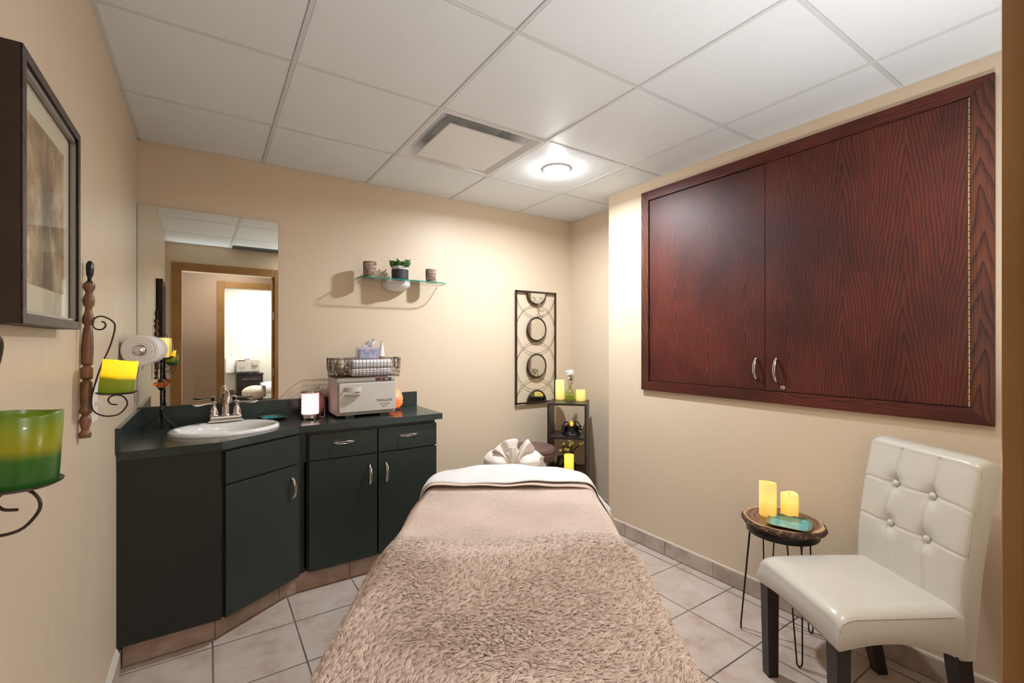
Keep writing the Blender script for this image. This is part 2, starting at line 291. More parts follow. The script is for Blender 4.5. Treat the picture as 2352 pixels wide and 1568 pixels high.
def slabtop():
    m = mat('slab_rings', (0.2, 0.1, 0.05), 0.3, coat=0.3); n, l = nt(m); b = n['Principled BSDF']; tc, s = xyz(n, l)
    wv = n.new('ShaderNodeTexWave'); wv.wave_type = 'RINGS'; wv.rings_direction = 'Z'; wv.inputs['Scale'].default_value = 14; wv.inputs['Distortion'].default_value = 3.0; wv.inputs['Detail'].default_value = 3; wv.inputs['Detail Scale'].default_value = 1.5
    l.new(tc.outputs['Object'], wv.inputs['Vector'])
    d = mth(n, l, 'SQRT', mth(n, l, 'ADD', mth(n, l, 'MULTIPLY', s[0], s[0]), mth(n, l, 'MULTIPLY', s[1], s[1])))
    c1 = ramp(n, l, wv.outputs['Fac'], [(0.2, (0.085, 0.034, 0.018)), (0.8, (0.185, 0.085, 0.043))])
    g = n.new('ShaderNodeMapRange'); g.inputs[1].default_value = 0.143; g.inputs[2].default_value = 0.152; l.new(d, g.inputs[0])
    mx = n.new('ShaderNodeMix'); mx.data_type = 'RGBA'; l.new(g.outputs[0], mx.inputs[0]); l.new(c1, mx.inputs[6]); mx.inputs[7].default_value = (0.50, 0.30, 0.15, 1)
    l.new(mx.outputs[2], b.inputs['Base Color']); return m
M['slab'] = slabtop()
def print_mat():
    m = mat('sepia_print', (0.45, 0.33, 0.2), 0.6); n, l = nt(m); b = n['Principled BSDF']; tc, s = xyz(n, l)
    t = n.new('ShaderNodeTexNoise'); t.inputs['Scale'].default_value = 9; t.inputs['Detail'].default_value = 7; t.inputs['Roughness'].default_value = 0.7; l.new(tc.outputs['Object'], t.inputs['Vector'])
    base = ramp(n, l, t.outputs['Fac'], [(0.35, (0.24, 0.16, 0.10)), (0.5, (0.42, 0.29, 0.18)), (0.62, (0.60, 0.48, 0.34))])
    # a dark leafy column drawn down the middle
    mp = n.new('ShaderNodeMapping'); mp.inputs['Scale'].default_value = (1, 26, 9); l.new(tc.outputs['Object'], mp.inputs['Vector'])
    t2 = n.new('ShaderNodeTexNoise'); t2.inputs['Scale'].default_value = 1.0; t2.inputs['Detail'].default_value = 6; l.new(mp.outputs['Vector'], t2.inputs['Vector'])
    dy = mth(n, l, 'ABSOLUTE', s[1]); k = mth(n, l, 'ADD', mth(n, l, 'MULTIPLY', dy, -7.0), mth(n, l, 'ADD', t2.outputs['Fac'], mth(n, l, 'MULTIPLY', s[2], -1.3)))
    g = n.new('ShaderNodeMapRange'); g.inputs[1].default_value = 0.05; g.inputs[2].default_value = 0.42; l.new(k, g.inputs[0])
    mx = n.new('ShaderNodeMix'); mx.data_type = 'RGBA'; l.new(mth(n, l, 'MULTIPLY', g.outputs[0], 0.8), mx.inputs[0]); l.new(base, mx.inputs[6]); mx.inputs[7].default_value = (0.10, 0.08, 0.065, 1)
    l.new(mx.outputs[2], b.inputs['Base Color']); return m
M['print'] = print_mat()
OD, OM, OL = (0.018, 0.0040, 0.0030), (0.066, 0.0115, 0.0068), (0.125, 0.0225, 0.0115)
M['oak_door'] = oak('oak_door_veneer', 2, 1, OD, OM, OL)
M['oak_rail'] = oak('oak_rail', 1, 2, OD, OM, OL, period=0.17, shift=0.03, freq=6, steep=7, wob=0.14)
M['oak_stile'] = oak('oak_stile', 2, 1, OD, (0.080, 0.021, 0.0105), (0.14, 0.042, 0.019), period=0.16, shift=0.06, freq=8, steep=3.4, wob=0.16)

# ------------------------------------------------------------------ mesh builder
class MB:
    def __init__(s, m=None): s.bm = bmesh.new(); s.M = m or Matrix(); s.bev = False
    def v(s, p): return s.bm.verts.new(s.M @ Vector(p))
    def face(s, vs):
        try: return s.bm.faces.new(vs)
        except ValueError: return None
    def box(s, a, b, bev=0.0, seg=2, taper=None, mi=0):
        x0, y0, z0 = a; x1, y1, z1 = b
        V = [s.v((x, y, z)) for z in (z0, z1) for y in (y0, y1) for x in (x0, x1)]
        F = [(0, 2, 3, 1), (4, 5, 7, 6), (0, 1, 5, 4), (2, 6, 7, 3), (0, 4, 6, 2), (1, 3, 7, 5)]
        fs = [s.face([V[i] for i in f]) for f in F]
        for f in fs: f.material_index = mi
        if bev > 0:
            s.bev = True; es = list({e for f in fs for e in f.edges})
            bmesh.ops.bevel(s.bm, geom=es, offset=bev, segments=seg, affect='EDGES', profile=0.5, material=-1)
        return s
    def prism(s, poly, z0, z1, bev=0.0, axis=2, mi=0):
        def P(a, b, c): return {2: (a, b, c), 0: (c, a, b), 1: (a, c, b)}[axis]
        lo = [s.v(P(x, y, z0)) for x, y in poly]; hi = [s.v(P(x, y, z1)) for x, y in poly]; n = len(poly)
        fs = [s.face(list(reversed(lo))), s.face(hi)] + [s.face([lo[i], lo[(i+1) % n], hi[(i+1) % n], hi[i]]) for i in range(n)]
        for f in fs:
            if f: f.material_index = mi
        if bev > 0:
            s.bev = True; es = list({e for f in fs[:2] for e in f.edges}); bmesh.ops.bevel(s.bm, geom=es, offset=bev, segments=2, affect='EDGES', profile=0.5)
        return s
    def lathe(s, prof, seg=32, c=(0, 0, 0), mi=0, sq=(1, 1), wob=None, cap=True):
        rings = []
        for k, (r, z) in enumerate(prof):
            if r < 1e-6: rings.append([s.v((c[0], c[1], c[2]+z))]); continue
            row = []
            for i in range(seg):
                a = 2*math.pi*i/seg; rr = r*(1+(wob(a, k) if wob else 0))
                row.append(s.v((c[0]+rr*math.cos(a)*sq[0], c[1]+rr*math.sin(a)*sq[1], c[2]+z)))
            rings.append(row)
        for A, B in zip(rings, rings[1:]):
            for i in range(seg):
                j = (i+1) % seg
                if len(A) == 1 and len(B) == 1: continue
                if len(A) == 1: f = s.face([A[0], B[j], B[i]])
                elif len(B) == 1: f = s.face([A[i], A[j], B[0]])
                else: f = s.face([A[i], A[j], B[j], B[i]])
                if f: f.material_index = mi
        if cap:
            for A, rev in ((rings[0], True), (rings[-1], False)):
                if len(A) > 2:
                    f = s.face(list(reversed(A)) if rev else A)
                    if f: f.material_index = mi
        return s
    def tube(s, pts, r, seg=8, closed=False, mi=0, rad=None, flat=1.0):
        P = [Vector(p) for p in pts]; n = len(P); rings = []; up = None
        for i, p in enumerate(P):
            if closed: t = (P[(i+1) % n]-P[i-1]).normalized()
            else: t = (P[min(i+1, n-1)]-P[max(i-1, 0)]).normalized()
            if up is None: up = t.orthogonal().normalized()
            up = (up-t*up.dot(t));
            up = up.normalized() if up.length > 1e-6 else t.orthogonal().normalized()
            b = t.cross(up); rr = rad[i] if rad else r
            rings.append([s.v(p+rr*(math.cos(2*math.pi*k/seg)*up+math.sin(2*math.pi*k/seg)*b*flat)) for k in range(seg)])
        L = n if closed else n-1
        for i in range(L):
            A, B = rings[i], rings[(i+1) % n]; off = 0
            if closed and i == n-1:
                off = min(range(seg), key=lambda o: (A[0].co-B[o].co).length)
            for k in range(seg):
                f = s.face([A[k], A[(k+1) % seg], B[(k+1+off) % seg], B[(k+off) % seg]])
                if f: f.material_index = mi
        if not closed:
            for f in (s.face(list(reversed(rings[0]))), s.face(rings[-1])):
                if f: f.material_index = mi
        return s
    def grid(s, fn, nu, nv, mi=0, closeu=False):
        V = [[s.v(fn(i/(nu if closeu else nu-1), j/(nv-1))) for j in range(nv)] for i in range(nu)]
        for i in range(nu if closeu else nu-1):
            for j in range(nv-1):
                k = (i+1) % nu
                f = s.face([V[i][j], V[k][j], V[k][j+1], V[i][j+1]])
                if f: f.material_index = mi
        return s
    def sphere(s, c, r, sx=1, sy=1, sz=1, u=16, v=10, fn=None, mi=0):
        rows = []
        for j in range(1, v):
            th = math.pi*j/v; row = []
            for i in range(u):
                ph = 2*math.pi*i/u; d = Vector((math.sin(th)*math.cos(ph), math.sin(th)*math.sin(ph), math.cos(th)))
                k = fn(d) if fn else 1
                row.append(s.v((c[0]+r*sx*d.x*k, c[1]+r*sy*d.y*k, c[2]+r*sz*d.z*k)))
            rows.append(row)
        kt = fn(Vector((0, 0, 1))) if fn else 1; kb = fn(Vector((0, 0, -1))) if fn else 1
        T = s.v((c[0], c[1], c[2]+r*sz*kt)); B = s.v((c[0], c[1], c[2]-r*sz*kb))
        for i in range(u):
            j = (i+1) % u
            fs = [s.face([T, rows[0][i], rows[0][j]]), s.face([B, rows[-1][j], rows[-1][i]])]
            for a, b in zip(rows, rows[1:]): fs.append(s.face([a[i], b[i], b[j], a[j]]))
            for f in fs:
                if f: f.material_index = mi
        return s

def link(name, me, mats, parent=None, smooth=38, fix=True):
    me.materials.clear()
    for m in (mats if isinstance(mats, (list, tuple)) else [mats]): me.materials.append(M[m] if isinstance(m, str) else m)
    o = bpy.data.objects.new(name, me); C.objects.link(o)
    if parent: o.parent = parent
    return o
def build(name, mb, mats, parent=None, world=True, smooth=40, origin=None, normals=True):
    """one mesh object; coordinates are world ones unless world=False (then local to the parent)"""
    bm = mb.bm
    if normals: bmesh.ops.recalc_face_normals(bm, faces=bm.faces)
    o_loc = None
    if parent is not None and world:
        Wm = wm(parent); bm.transform(Wm.inverted())
    if parent is None and origin is not None: bm.transform(Matrix.Translation(-Vector(origin)))
    if smooth:
        a = math.radians(smooth)
        for f in bm.faces: f.smooth = True
        for e in bm.edges:
            if len(e.link_faces) == 2 and e.calc_face_angle(0) > a: e.smooth = False
    me = bpy.data.meshes.new(name); bm.to_mesh(me); bm.free()
    o = link(name, me, mats, parent)
    if parent is None and origin is not None: o.location = origin
    if mb.bev and smooth:
        w_n = o.modifiers.new('weighted_normals', 'WEIGHTED_NORMAL'); w_n.keep_sharp = True; w_n.weight = 100
    return o
def wm(o):
    m = Matrix.Translation(o.location) @ o.rotation_euler.to_matrix().to_4x4()
    return wm(o.parent) @ m if o.parent else m
def tag(o, label, cat, group=None):
    o['label'] = label; o['category'] = cat
    if group: o['group'] = group
    return o
def thing(name, label, cat, loc=(0, 0, 0), rz=0.0, group=None):
    o = bpy.data.objects.new(name, None); C.objects.link(o); o.location = loc; o.rotation_euler = (0, 0, rz); o.empty_display_size = 0.05
    return tag(o, label, cat, group)
def struct(name, mb, mats, parent=None, **k):
    o = build(name, mb, mats, parent, **k)
    if parent is None: o['kind'] = 'structure'
    return o
def catmull(P, n=8, closed=False):
    P = [Vector(p) for p in P]; out = []; N = len(P)
    rngi = range(N if closed else N-1)
    for i in rngi:
        g = (lambda k: P[k % N]) if closed else (lambda k: P[max(0, min(N-1, k))])
        p0, p1, p2, p3 = g(i-1), g(i), g(i+1), g(i+2)
        for k in range(n):
            t = k/n; out.append(0.5*((2*p1)+(-p0+p2)*t+(2*p0-5*p1+4*p2-p3)*t*t+(-p0+3*p1-3*p2+p3)*t**3))
    if not closed: out.append(P[-1])
    return out
FW = Vector((math.sin(YAW), math.cos(YAW), 0)); RT = Vector((math.cos(YAW), -math.sin(YAW), 0))
def PT(l, t, z): return RT*l+FW*t+Vector((0, 0, z))

#SECTION ROOM
XL, XR, YB, YF, XC, YC, H = -0.305, 2.408, 3.06, 0.10, 2.658, 2.35, 2.403
HL_Y = -1.40; FR_Y = -3.25
def wallbox(name, a, b, m='paint'): return struct(name, MB().box(a, b), m)
f = struct('floor', MB().box((-1.2, -3.4, -0.05), (3.2, YB+0.1, 0)), 'floor')
wallbox('wall_left', (XL-0.1, YF-0.12, 0), (XL, YB+0.1, 2.6), 'paint_left')
wallbox('wall_back', (XL, YB, 0), (XC+0.1, YB+0.1, 2.6))
wallbox('wall_recess', (XC, YC, 0), (XC+0.1, YB, 2.6))
struct('wall_right', MB().prism([(XR, YF-0.12), (XC+0.1, YF-0.12), (XC+0.1, YC), (XR, YC)], 0, 2.6), 'paint')
# front wall with the door opening the photograph is taken through
DX0, DX1, DZ = -0.163, 0.735, 2.113
mb = MB().box((XL, YF-0.12, 0), (DX0, YF, 2.6)).box((DX1, YF-0.12, 0), (XR, YF, 2.6)).box((DX0, YF-0.12, DZ), (DX1, YF, 2.6))
struct('wall_front', mb, 'paint')
# hallway and the room across it, seen in the mirror
wallbox('wall_hall_left', (-1.2, HL_Y, 0), (-1.1, YF-0.12, 2.6)); wallbox('wall_hall_right', (2.9, HL_Y, 0), (3.0, YF-0.12, 2.6))
FX0, FX1 = 0.295, 1.19
mb = MB().box((-1.2, HL_Y-0.12, 0), (FX0, HL_Y, 2.6)).box((FX1, HL_Y-0.12, 0), (3.0, HL_Y, 2.6)).box((FX0, HL_Y-0.12, DZ), (FX1, HL_Y, 2.6))
struct('wall_hall_far', mb, 'door_skin')
wallbox('wall_far_room', (-1.2, FR_Y-0.1, 0), (3.0, FR_Y, 2.6), 'paint_far'); wallbox('wall_far_room_left', (-0.3, FR_Y, 0), (-0.2, HL_Y-0.12, 2.6), 'paint_far')
wallbox('wall_far_room_right', (2.6, FR_Y, 0), (2.7, HL_Y-0.12, 2.6), 'paint_far')
# ceilings
GX = [0.272+0.6096*k for k in range(-1, 4)]; GY = [0.682+0.6096*k for k in range(-1, 4)]
xs = [XL]+[g for g in GX if g > XL]+[XC]; ys = [YF]+[g for g in GY if g > YF]+[YB]
mb = MB(); holes = []
for i in range(len(xs)-1):
    for j in range(len(ys)-1):
        a, b, c, d = xs[i], ys[j], xs[i+1], ys[j+1]
        if abs(a-(0.272+0.6096)) < 1e-3 and abs(b-(0.682+2*0.6096)) < 1e-3: continue
        if abs(a-(0.272+0.6096)) < 1e-3 and b < 0.2: continue
        gpx = 0.0075; dz = random.uniform(-0.001, 0.001)
        mb.box((a+gpx, b+gpx, H+0.001), (c-gpx, d-gpx, H+0.02), bev=0.0035, seg=1)
ceil = struct('ceiling', mb, 'ceil_tile', smooth=None)
mb = MB().box((-1.2, FR_Y-0.1, H+0.22), (XC+0.4, YB+0.1, H+0.3)); struct('ceiling_deck', mb, 'white_metal')
mb = MB()
t = 0.0072
for g in xs[1:-1]: mb.box((g-t, YF, H-0.0015), (g+t, YB, H+0.012), bev=0.001, seg=1)
for g in ys[1:-1]:
    for i in range(len(xs)-1): mb.box((xs[i]+t, g-t, H-0.0005), (xs[i+1]-t, g+t, H+0.012), bev=0.001, seg=1)
mb.box((XL, YF, H-0.001), (XL+0.016, YB, H+0.01)).box((XL, YB-0.012, H-0.001), (XC, YB, H+0.01)).box((XR-0.012, YF, H-0.001), (XR, YC, H+0.01)).box((XC-0.012, YC, H-0.001), (XC, YB, H+0.01)).box((XR, YC, H-0.001), (XC, YC+0.012, H+0.01))
struct('ceiling_grid', mb, 'tee')
struct('ceiling_hall', MB().box((-1.2, FR_Y-0.1, H), (3.0, YF-0.12, H+0.05)), 'ceil_tile')
# tile baseboards
def baseboard(name, p0, p1, nrm, h=0.088, step=0.331, m='base_tile', off=0.0):
    p0 = Vector((*p0, 0)); p1 = Vector((*p1, 0)); L = (p1-p0).length; d = (p1-p0)/L; n = Vector((*nrm, 0)); mb = MB(); s = -off
    mb.prism([(p0+n*0)[:2], (p1)[:2], (p1+n*0.006)[:2], (p0+n*0.006)[:2]], 0.0, h-0.001, mi=1)
    while s < L:
        a, b = max(s+0.002, 0.0), min(s+step-0.002, L)
        if b-a > 0.01:
            q = [p0+d*a+n*0.003, p0+d*b+n*0.003, p0+d*b+n*0.011, p0+d*a+n*0.011]; mb.prism([v[:2] for v in q], 0.004, h, bev=0.0015)
        s += step
    return struct(name, mb, [m, 'grout'])
baseboard('baseboard_right', (XR, YC), (XR, YF), (-1, 0), off=0.17)
baseboard('baseboard_recess', (XC, YB), (XC, YC), (-1, 0)); baseboard('baseboard_back', (1.2, YB), (XC, YB), (0, -1))
baseboard('baseboard_left', (XL, YF), (XL, 2.44), (1, 0), off=0.1)
struct('trim_1', MB().box((XR-0.008, YF, 0.088), (XR, YC, 0.094)), 'white_trim')
struct('trim_2', MB().prism([(XL, 0.088), (XL+0.012, 0.088), (XL+0.003, 0.115), (XL, 0.115)], YF, 2.40, axis=1), 'white_trim')
# door casings
def casing(name, x0, x1, zt, y, sgn, wd=0.086, mat_='casing', dep=0.018, jamb=0.12, rev=0.012):
    d = thing(name, 'brown wooden door casing', 'door', (x0, y, 0)); del d['label']; del d['category']; d['kind'] = 'structure'
    y1 = y+sgn*dep; a, b = min(y, y1), max(y, y1)
    mb = MB().box((x0-wd, a, 0), (x0, b, zt+wd), bev=0.003).box((x1, a, 0), (x1+wd, b, zt+wd), bev=0.003).box((x0, a, zt), (x1, b, zt+wd), bev=0.003)
    build('casing', mb, mat_, d)
    ja, jb = (y-jamb*sgn, y); ja, jb = min(ja, jb), max(ja, jb)
    mb = MB().box((x0-0.02, ja, 0), (x0-rev*0.5, jb, zt)).box((x1+rev*0.5, ja, 0), (x1+0.02, jb, zt)).box((x0, ja, zt+rev*0.5), (x1, jb, zt+0.02))
    build('jamb', mb, mat_, d)
    return d
d1 = casing('door_1', DX0, DX1-0.015, DZ, YF, 1)
build('door_stop', MB().box((0.700, YF-0.10, 0), (DX1-0.009, YF-0.016, DZ)), 'casing', d1)
for z in (1.62, 0.95, 0.25):
    build('hinge', MB().box((0.704, YF-0.0165, z), (0.722, YF-0.0145, z+0.09), bev=0.0005), 'bright_nickel', d1)
casing('door_2', FX0, FX1, DZ, HL_Y, 1)

#SECTION FIXTURES
# square plaque air diffuser
vx, vy = 0.272+0.6096*1.5, 0.682+0.6096*2.5
v = thing('ceiling_vent', 'white square ceiling air vent with a hanging flat centre plate', 'air vent', (vx, vy, H))
mb = MB(); R0 = 0.2975; R1 = 0.285; R2 = 0.215
def ring(a, za, b, zb):
    for k in range(4):
        c0, s0 = [(1, 1), (-1, 1), (-1, -1), (1, -1)][k]; c1, s1 = [(-1, 1), (-1, -1), (1, -1), (1, 1)][k]
        mb.face([mb.v((vx+c0*a, vy+s0*a, za)), mb.v((vx+c1*a, vy+s1*a, za)), mb.v((vx+c1*b, vy+s1*b, zb)), mb.v((vx+c0*b, vy+s0*b, zb))])
ring(R0, H-0.002, R0, H+0.01); ring(R0, H-0.002, R1, H-0.002); ring(R1, H-0.002, R1-0.035, H+0.03); ring(R1-0.035, H+0.03, 0.20, H+0.062); ring(0.20, H+0.062, 0.16, H+0.10); ring(0.16, H+0.10, 0.001, H+0.12)
build('frame', mb, 'white_metal', v, smooth=None)
build('centre_plate', MB().box((vx-0.218, vy-0.215, H-0.012), (vx+0.218, vy+0.215, H-0.004), bev=0.002), 'white_metal', v)
mb = MB()
for a, b in ((-1, -1), (1, -1), (-1, 1), (1, 1)):
    mb = MB().tube([(vx+a*0.15, vy+b*0.185, H-0.006), (vx+a*0.15, vy+b*0.185, H+0.075)], 0.006, 8); build('hanger_post', mb, 'bright_nickel', v)
dl = thing('recessed_downlight', 'round glowing recessed downlight in the ceiling tile beside the air vent', 'ceiling light', (DL[0], DL[1], H))
build('trim_ring', MB().lathe([(0.066, -0.002), (0.080, -0.006), (0.086, 0.001), (0.066, 0.001)], 40, (DL[0], DL[1], H), cap=False), 'white_metal', dl)
build('lens', MB().lathe([(0, -0.012), (0.03, -0.0105), (0.055, -0.006), (0.066, -0.001)], 40, (DL[0], DL[1], H), cap=False), 'lamp_lens', dl)
pl = thing('added_fill_panel', 'added unseen square fill light panel in the ceiling above the doorway', 'ceiling light', (1.187, 0.377, H))  # invented fixture around the added fill light, out of view
build('panel_frame', MB().box((0.889, 0.11, H), (1.485, 0.675, H+0.02)), 'white_metal', pl)
build('diffuser_panel', MB().box((0.92, 0.14, H-0.003), (1.455, 0.645, H)), 'fill_panel_lens', pl)
g = thing('linear_grille', 'long dark grey slotted ceiling grille above the door, seen in the mirror', 'air vent', (0.6, 0.2, H))
build('frame', MB().box((0.29, 0.115, H-0.006), (0.86, 0.30, H+0.0005)), 'grey_grille', g)
for k in range(6): build('slat', MB().box((0.295, 0.13+k*0.028, H-0.011), (0.855, 0.136+k*0.028, H-0.006)), 'grey_grille', g)
# light switch on left wall
s = thing('light_switch', 'ivory switch plate on the left wall behind the iron candle sconce', 'light switch', (XL, 1.99, 1.15))
build('plate', MB().box((XL, 1.915, 1.088), (XL+0.006, 2.0, 1.208), bev=0.002), 'plastic', s)
build('toggle', MB().box((XL+0.006, 1.952, 1.14), (XL+0.020, 1.962, 1.152), bev=0.002), 'plastic', s)

#SECTION CABINETS
def handle(name, parent, c, axis, nrm, L=0.105, m='bright_nickel'):
    """bow pull with a slot: two bars that join at both ends"""
    c = Vector(c); ax = Vector(axis).normalized(); n = Vector(nrm).normalized(); sd = ax.cross(n); mb = MB()
    for sg in (-1, 1):
        P = []; rad = []
        for i in range(17):
            t = -1+2*i/16; P.append(c+ax*(t*L/2)+n*(0.026*(1-t*t)**0.8+0.002)+sd*(sg*0.0048*(1-t**4))); rad.append(0.0032+0.001*abs(t)**3)
        mb.tube(P, 0.003, 8, rad=rad)
    for e in (-1, 1): mb.sphere(c+ax*(e*(L/2-0.004))+n*0.004, 0.0068, u=10, v=8)
    return build(name, mb, m, parent)
CT = 0.90; TH = 0.036
P1 = Vector((0.054, 2.396, 0)); P2 = Vector((0.401, 2.626, 0))
ct = thing('countertop', 'dark green laminate countertop with backsplash running into the left corner', 'countertop', (0.4, 2.9, CT))
poly = [(XL, 2.398), (0.054, 2.396), (0.401, 2.626), (1.226, 2.624), (1.226, YB), (XL, YB)]
# top is cut for the basin: outer ring + oval hole
SK = Vector((0.08, 2.742, 0)); SA, SB_, SR = 0.243, 0.205, math.radians(4)
def oval(a, b, n=64): 
    return [(SK.x+a*math.cos(t)*math.cos(SR)-b*math.sin(t)*math.sin(SR), SK.y+a*math.cos(t)*math.sin(SR)+b*math.sin(t)*math.cos(SR)) for t in [2*math.pi*k/n for k in range(n)]]
def slab_with_hole(mb, poly, hole, z0, z1):
    bm = mb.bm
    for z in (z0, z1):
        o = [bm.verts.new((x, y, z)) for x, y in poly]; h = [bm.verts.new((x, y, z)) for x, y in hole]
        es = [bm.edges.new((o[i], o[(i+1) % len(o)])) for i in range(len(o))]+[bm.edges.new((h[i], h[(i+1) % len(h)])) for i in range(len(h))]
        bmesh.ops.triangle_fill(bm, edges=es, use_beauty=True)
        if z == z0: lo = (o, h)
        else: hi = (o, h)
    for a, b in zip(lo, hi):
        for i in range(len(a)): mb.face([a[i], a[(i+1) % len(a)], b[(i+1) % len(a)], b[i]])
mb = MB(); slab_with_hole(mb, poly, oval(SA-0.02, SB_-0.02), CT-TH, CT)
build('worktop', mb, 'counter', ct, smooth=25)
mb = MB().box((XL, YB-0.018, CT), (1.226, YB, 1.0), bev=0.001)
build('backsplash', mb, 'counter', ct); build('side_splash', MB().box((XL, 2.37, CT), (XL+0.018, YB-0.018, 1.0), bev=0.001), 'counter', ct)
def face_pts(a, b, off, z0, z1, th=0.018):
    """panel between plan points a-b, offset outward (towards the room)"""
    a = Vector((*a, 0)); b = Vector((*b, 0)); d = (b-a).normalized(); n = Vector((d.y, -d.x, 0))
    if n.y > 0: n = -n
    return [tuple((a+n*(off-th))[:2]), tuple((b+n*(off-th))[:2]), tuple((b+n*off)[:2]), tuple((a+n*off)[:2])]
ZB, ZT = 0.108, CT-TH
ck = thing('corner_sink_cabinet', 'dark green corner base cabinet with one angled door under the sink', 'cabinet', (0.1, 2.7, 0))
build('carcass', MB().prism([(XL+0.002, 2.424), (0.05, 2.424), (0.392, 2.648), (0.432, 2.66), (0.432, YB-0.002), (XL+0.002, YB-0.002)], ZB, 0.70), 'laminate_brown', ck)
build('side_panel', MB().prism(face_pts((XL+0.001, 2.424), (0.05, 2.424), 0.018, 0, 0), ZB+0.002, ZT), 'laminate_brown', ck)
build('face_frame', MB().prism(face_pts((0.05, 2.424), (0.392, 2.648), 0.002, 0, 0), 0.70, ZT).prism([(0.392, 2.655), (0.44, 2.655), (0.44, 2.673), (0.392, 2.673)], 0.70, ZT), 'laminate_brown', ck)
A = Vector((0.058, 2.428, 0)); B = Vector((0.392, 2.645, 0)); D = (B-A).normalized(); N = Vector((D.y, -D.x, 0))
build('false_drawer_front', MB().prism(face_pts(A[:2], B[:2], 0.020, 0, 0), 0.706, ZT-0.012, bev=0.001), 'laminate', ck)
dr = build('door', MB().prism(face_pts(A[:2], B[:2], 0.020, 0, 0), ZB, 0.700, bev=0.001), 'laminate', ck)
handle('handle', dr, (A+D*0.352+N*0.020+Vector((0, 0, 0.585))), (0, 0, 1), N, L=0.108)
cr = thing('drawer_cabinet', 'dark green base cabinet with two drawers over two doors beneath the towel warmer', 'cabinet', (0.82, 2.8, 0))
build('carcass', MB().prism([(0.445, 2.662), (1.190, 2.662), (1.190, YB-0.002), (0.445, YB-0.002)], ZB, ZT-0.001), 'laminate_brown', cr)
for x0, x1, hx in ((0.453, 0.820, 0.777), (0.829, 1.194, 0.873)):
    d = build('drawer', MB().box((x0, 2.642, 0.706), (x1, 2.660, 0.842), bev=0.001), 'laminate', cr)
    handle('handle', d, ((x0+x1)/2-0.003, 2.642, 0.789), (1, 0, 0), (0, -1, 0), L=0.11)
    d = build('door', MB().box((x0, 2.642, ZB), (x1, 2.660, 0.698), bev=0.001), 'laminate', cr)
    handle('handle', d, (hx, 2.642, 0.583), (0, 0, 1), (0, -1, 0), L=0.112)
# tiled toe kick
mb = MB()
def toe(a, b, s0=0.0, step=0.331):
    a = Vector((*a, 0)); b = Vector((*b, 0)); L = (b-a).length; d = (b-a)/L; n = Vector((d.y, -d.x, 0)); s = -s0
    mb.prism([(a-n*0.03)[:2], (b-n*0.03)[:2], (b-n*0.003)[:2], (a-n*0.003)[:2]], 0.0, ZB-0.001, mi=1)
    mb.prism([(a)[:2], (b)[:2], (b+n*0.007)[:2], (a+n*0.007)[:2]], 0.0, 0.004, mi=1)
    while s < L:
        p, q = max(s+0.002, 0), min(s+step-0.002, L)
        if q-p > 0.005: mb.prism([(a+d*p-n*0.003)[:2], (a+d*q-n*0.003)[:2], (a+d*q+n*0.004)[:2], (a+d*p+n*0.004)[:2]], 0.007, ZB-0.002, bev=0.001)
        s += step
toe((XL+0.012, 2.452), (0.027, 2.458)); toe((0.027, 2.458), (0.325, 2.650)); toe((0.325, 2.650), (0.40, 2.672), 0.20); toe((0.40, 2.672), (1.18, 2.676), 0.06)
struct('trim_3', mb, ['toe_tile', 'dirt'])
# basin
sk = thing('wash_basin', 'white oval drop-in ceramic basin in the corner countertop', 'sink', (SK.x, SK.y, CT))
prof = [(1.0, 0.0), (1.0, 0.006), (0.985, 0.013), (0.95, 0.017), (0.90, 0.016), (0.86, 0.010), (0.835, 0.0), (0.81, -0.02), (0.76, -0.07), (0.62, -0.125), (0.40, -0.145), (0.10, -0.150)]
mb = MB()
n_ = 72; rings = []
for k, (r, z) in enumerate(prof):
    row = []
    for i in range(n_):
        a = 2*math.pi*i/n_; rx = SA*r; ry = SB_*r; cyo = 0.0
        if k >= 4: ry = SB_*(r-0.02); cyo = -0.022*min(1, (k-3)/3)
        x = rx*math.cos(a); y = ry*math.sin(a)+cyo
        row.append(mb.v((SK.x+x*math.cos(SR)-y*math.sin(SR), SK.y+x*math.sin(SR)+y*math.cos(SR), CT+z)))
    rings.append(row)
for a, b in zip(rings, rings[1:]):
    for i in range(n_): mb.face([a[i], a[(i+1) % n_], b[(i+1) % n_], b[i]])
mb.face(rings[-1])
build('bowl', mb, 'porcelain', sk, smooth=60)
build('drain', MB().lathe([(0.022, 0), (0.022, 0.002), (0.0, 0.003)], 24, (SK.x, SK.y-0.022, CT-0.150)), 'chrome', sk)
# faucet
fc = thing('basin_faucet', 'brushed nickel two-handle faucet at the back of the oval basin', 'faucet', (0.082, 2.918, CT+0.016), 0.06)
def L3(*p): return p
Z0 = 0.0
mb = MB().box((-0.082, -0.026, Z0), (0.082, 0.026, Z0+0.010), bev=0.004).box((-0.075, -0.023, Z0+0.007), (0.075, 0.023, Z0+0.034), bev=0.009, seg=3)
build('base_plate', mb, 'chrome', fc, world=False)
P = catmull([(0, 0.004, 0.02), (0, 0.004, 0.07), (0, 0.0, 0.115), (0, -0.022, 0.146), (0, -0.055, 0.150), (0, -0.085, 0.128), (0, -0.094, 0.098)], 6)
rad = [0.0205-0.0085*min(1, i/22)+(0.003*max(0, (i-26)/10)) for i in range(len(P))]
build('spout', MB(Matrix.Translation((0, 0, 0.008))).tube(P, 0.014, 16, rad=rad).lathe([(0.021, 0.0), (0.024, 0.004), (0.021, 0.01)], 20, (0, 0.004, 0.022)), 'chrome', fc, world=False)
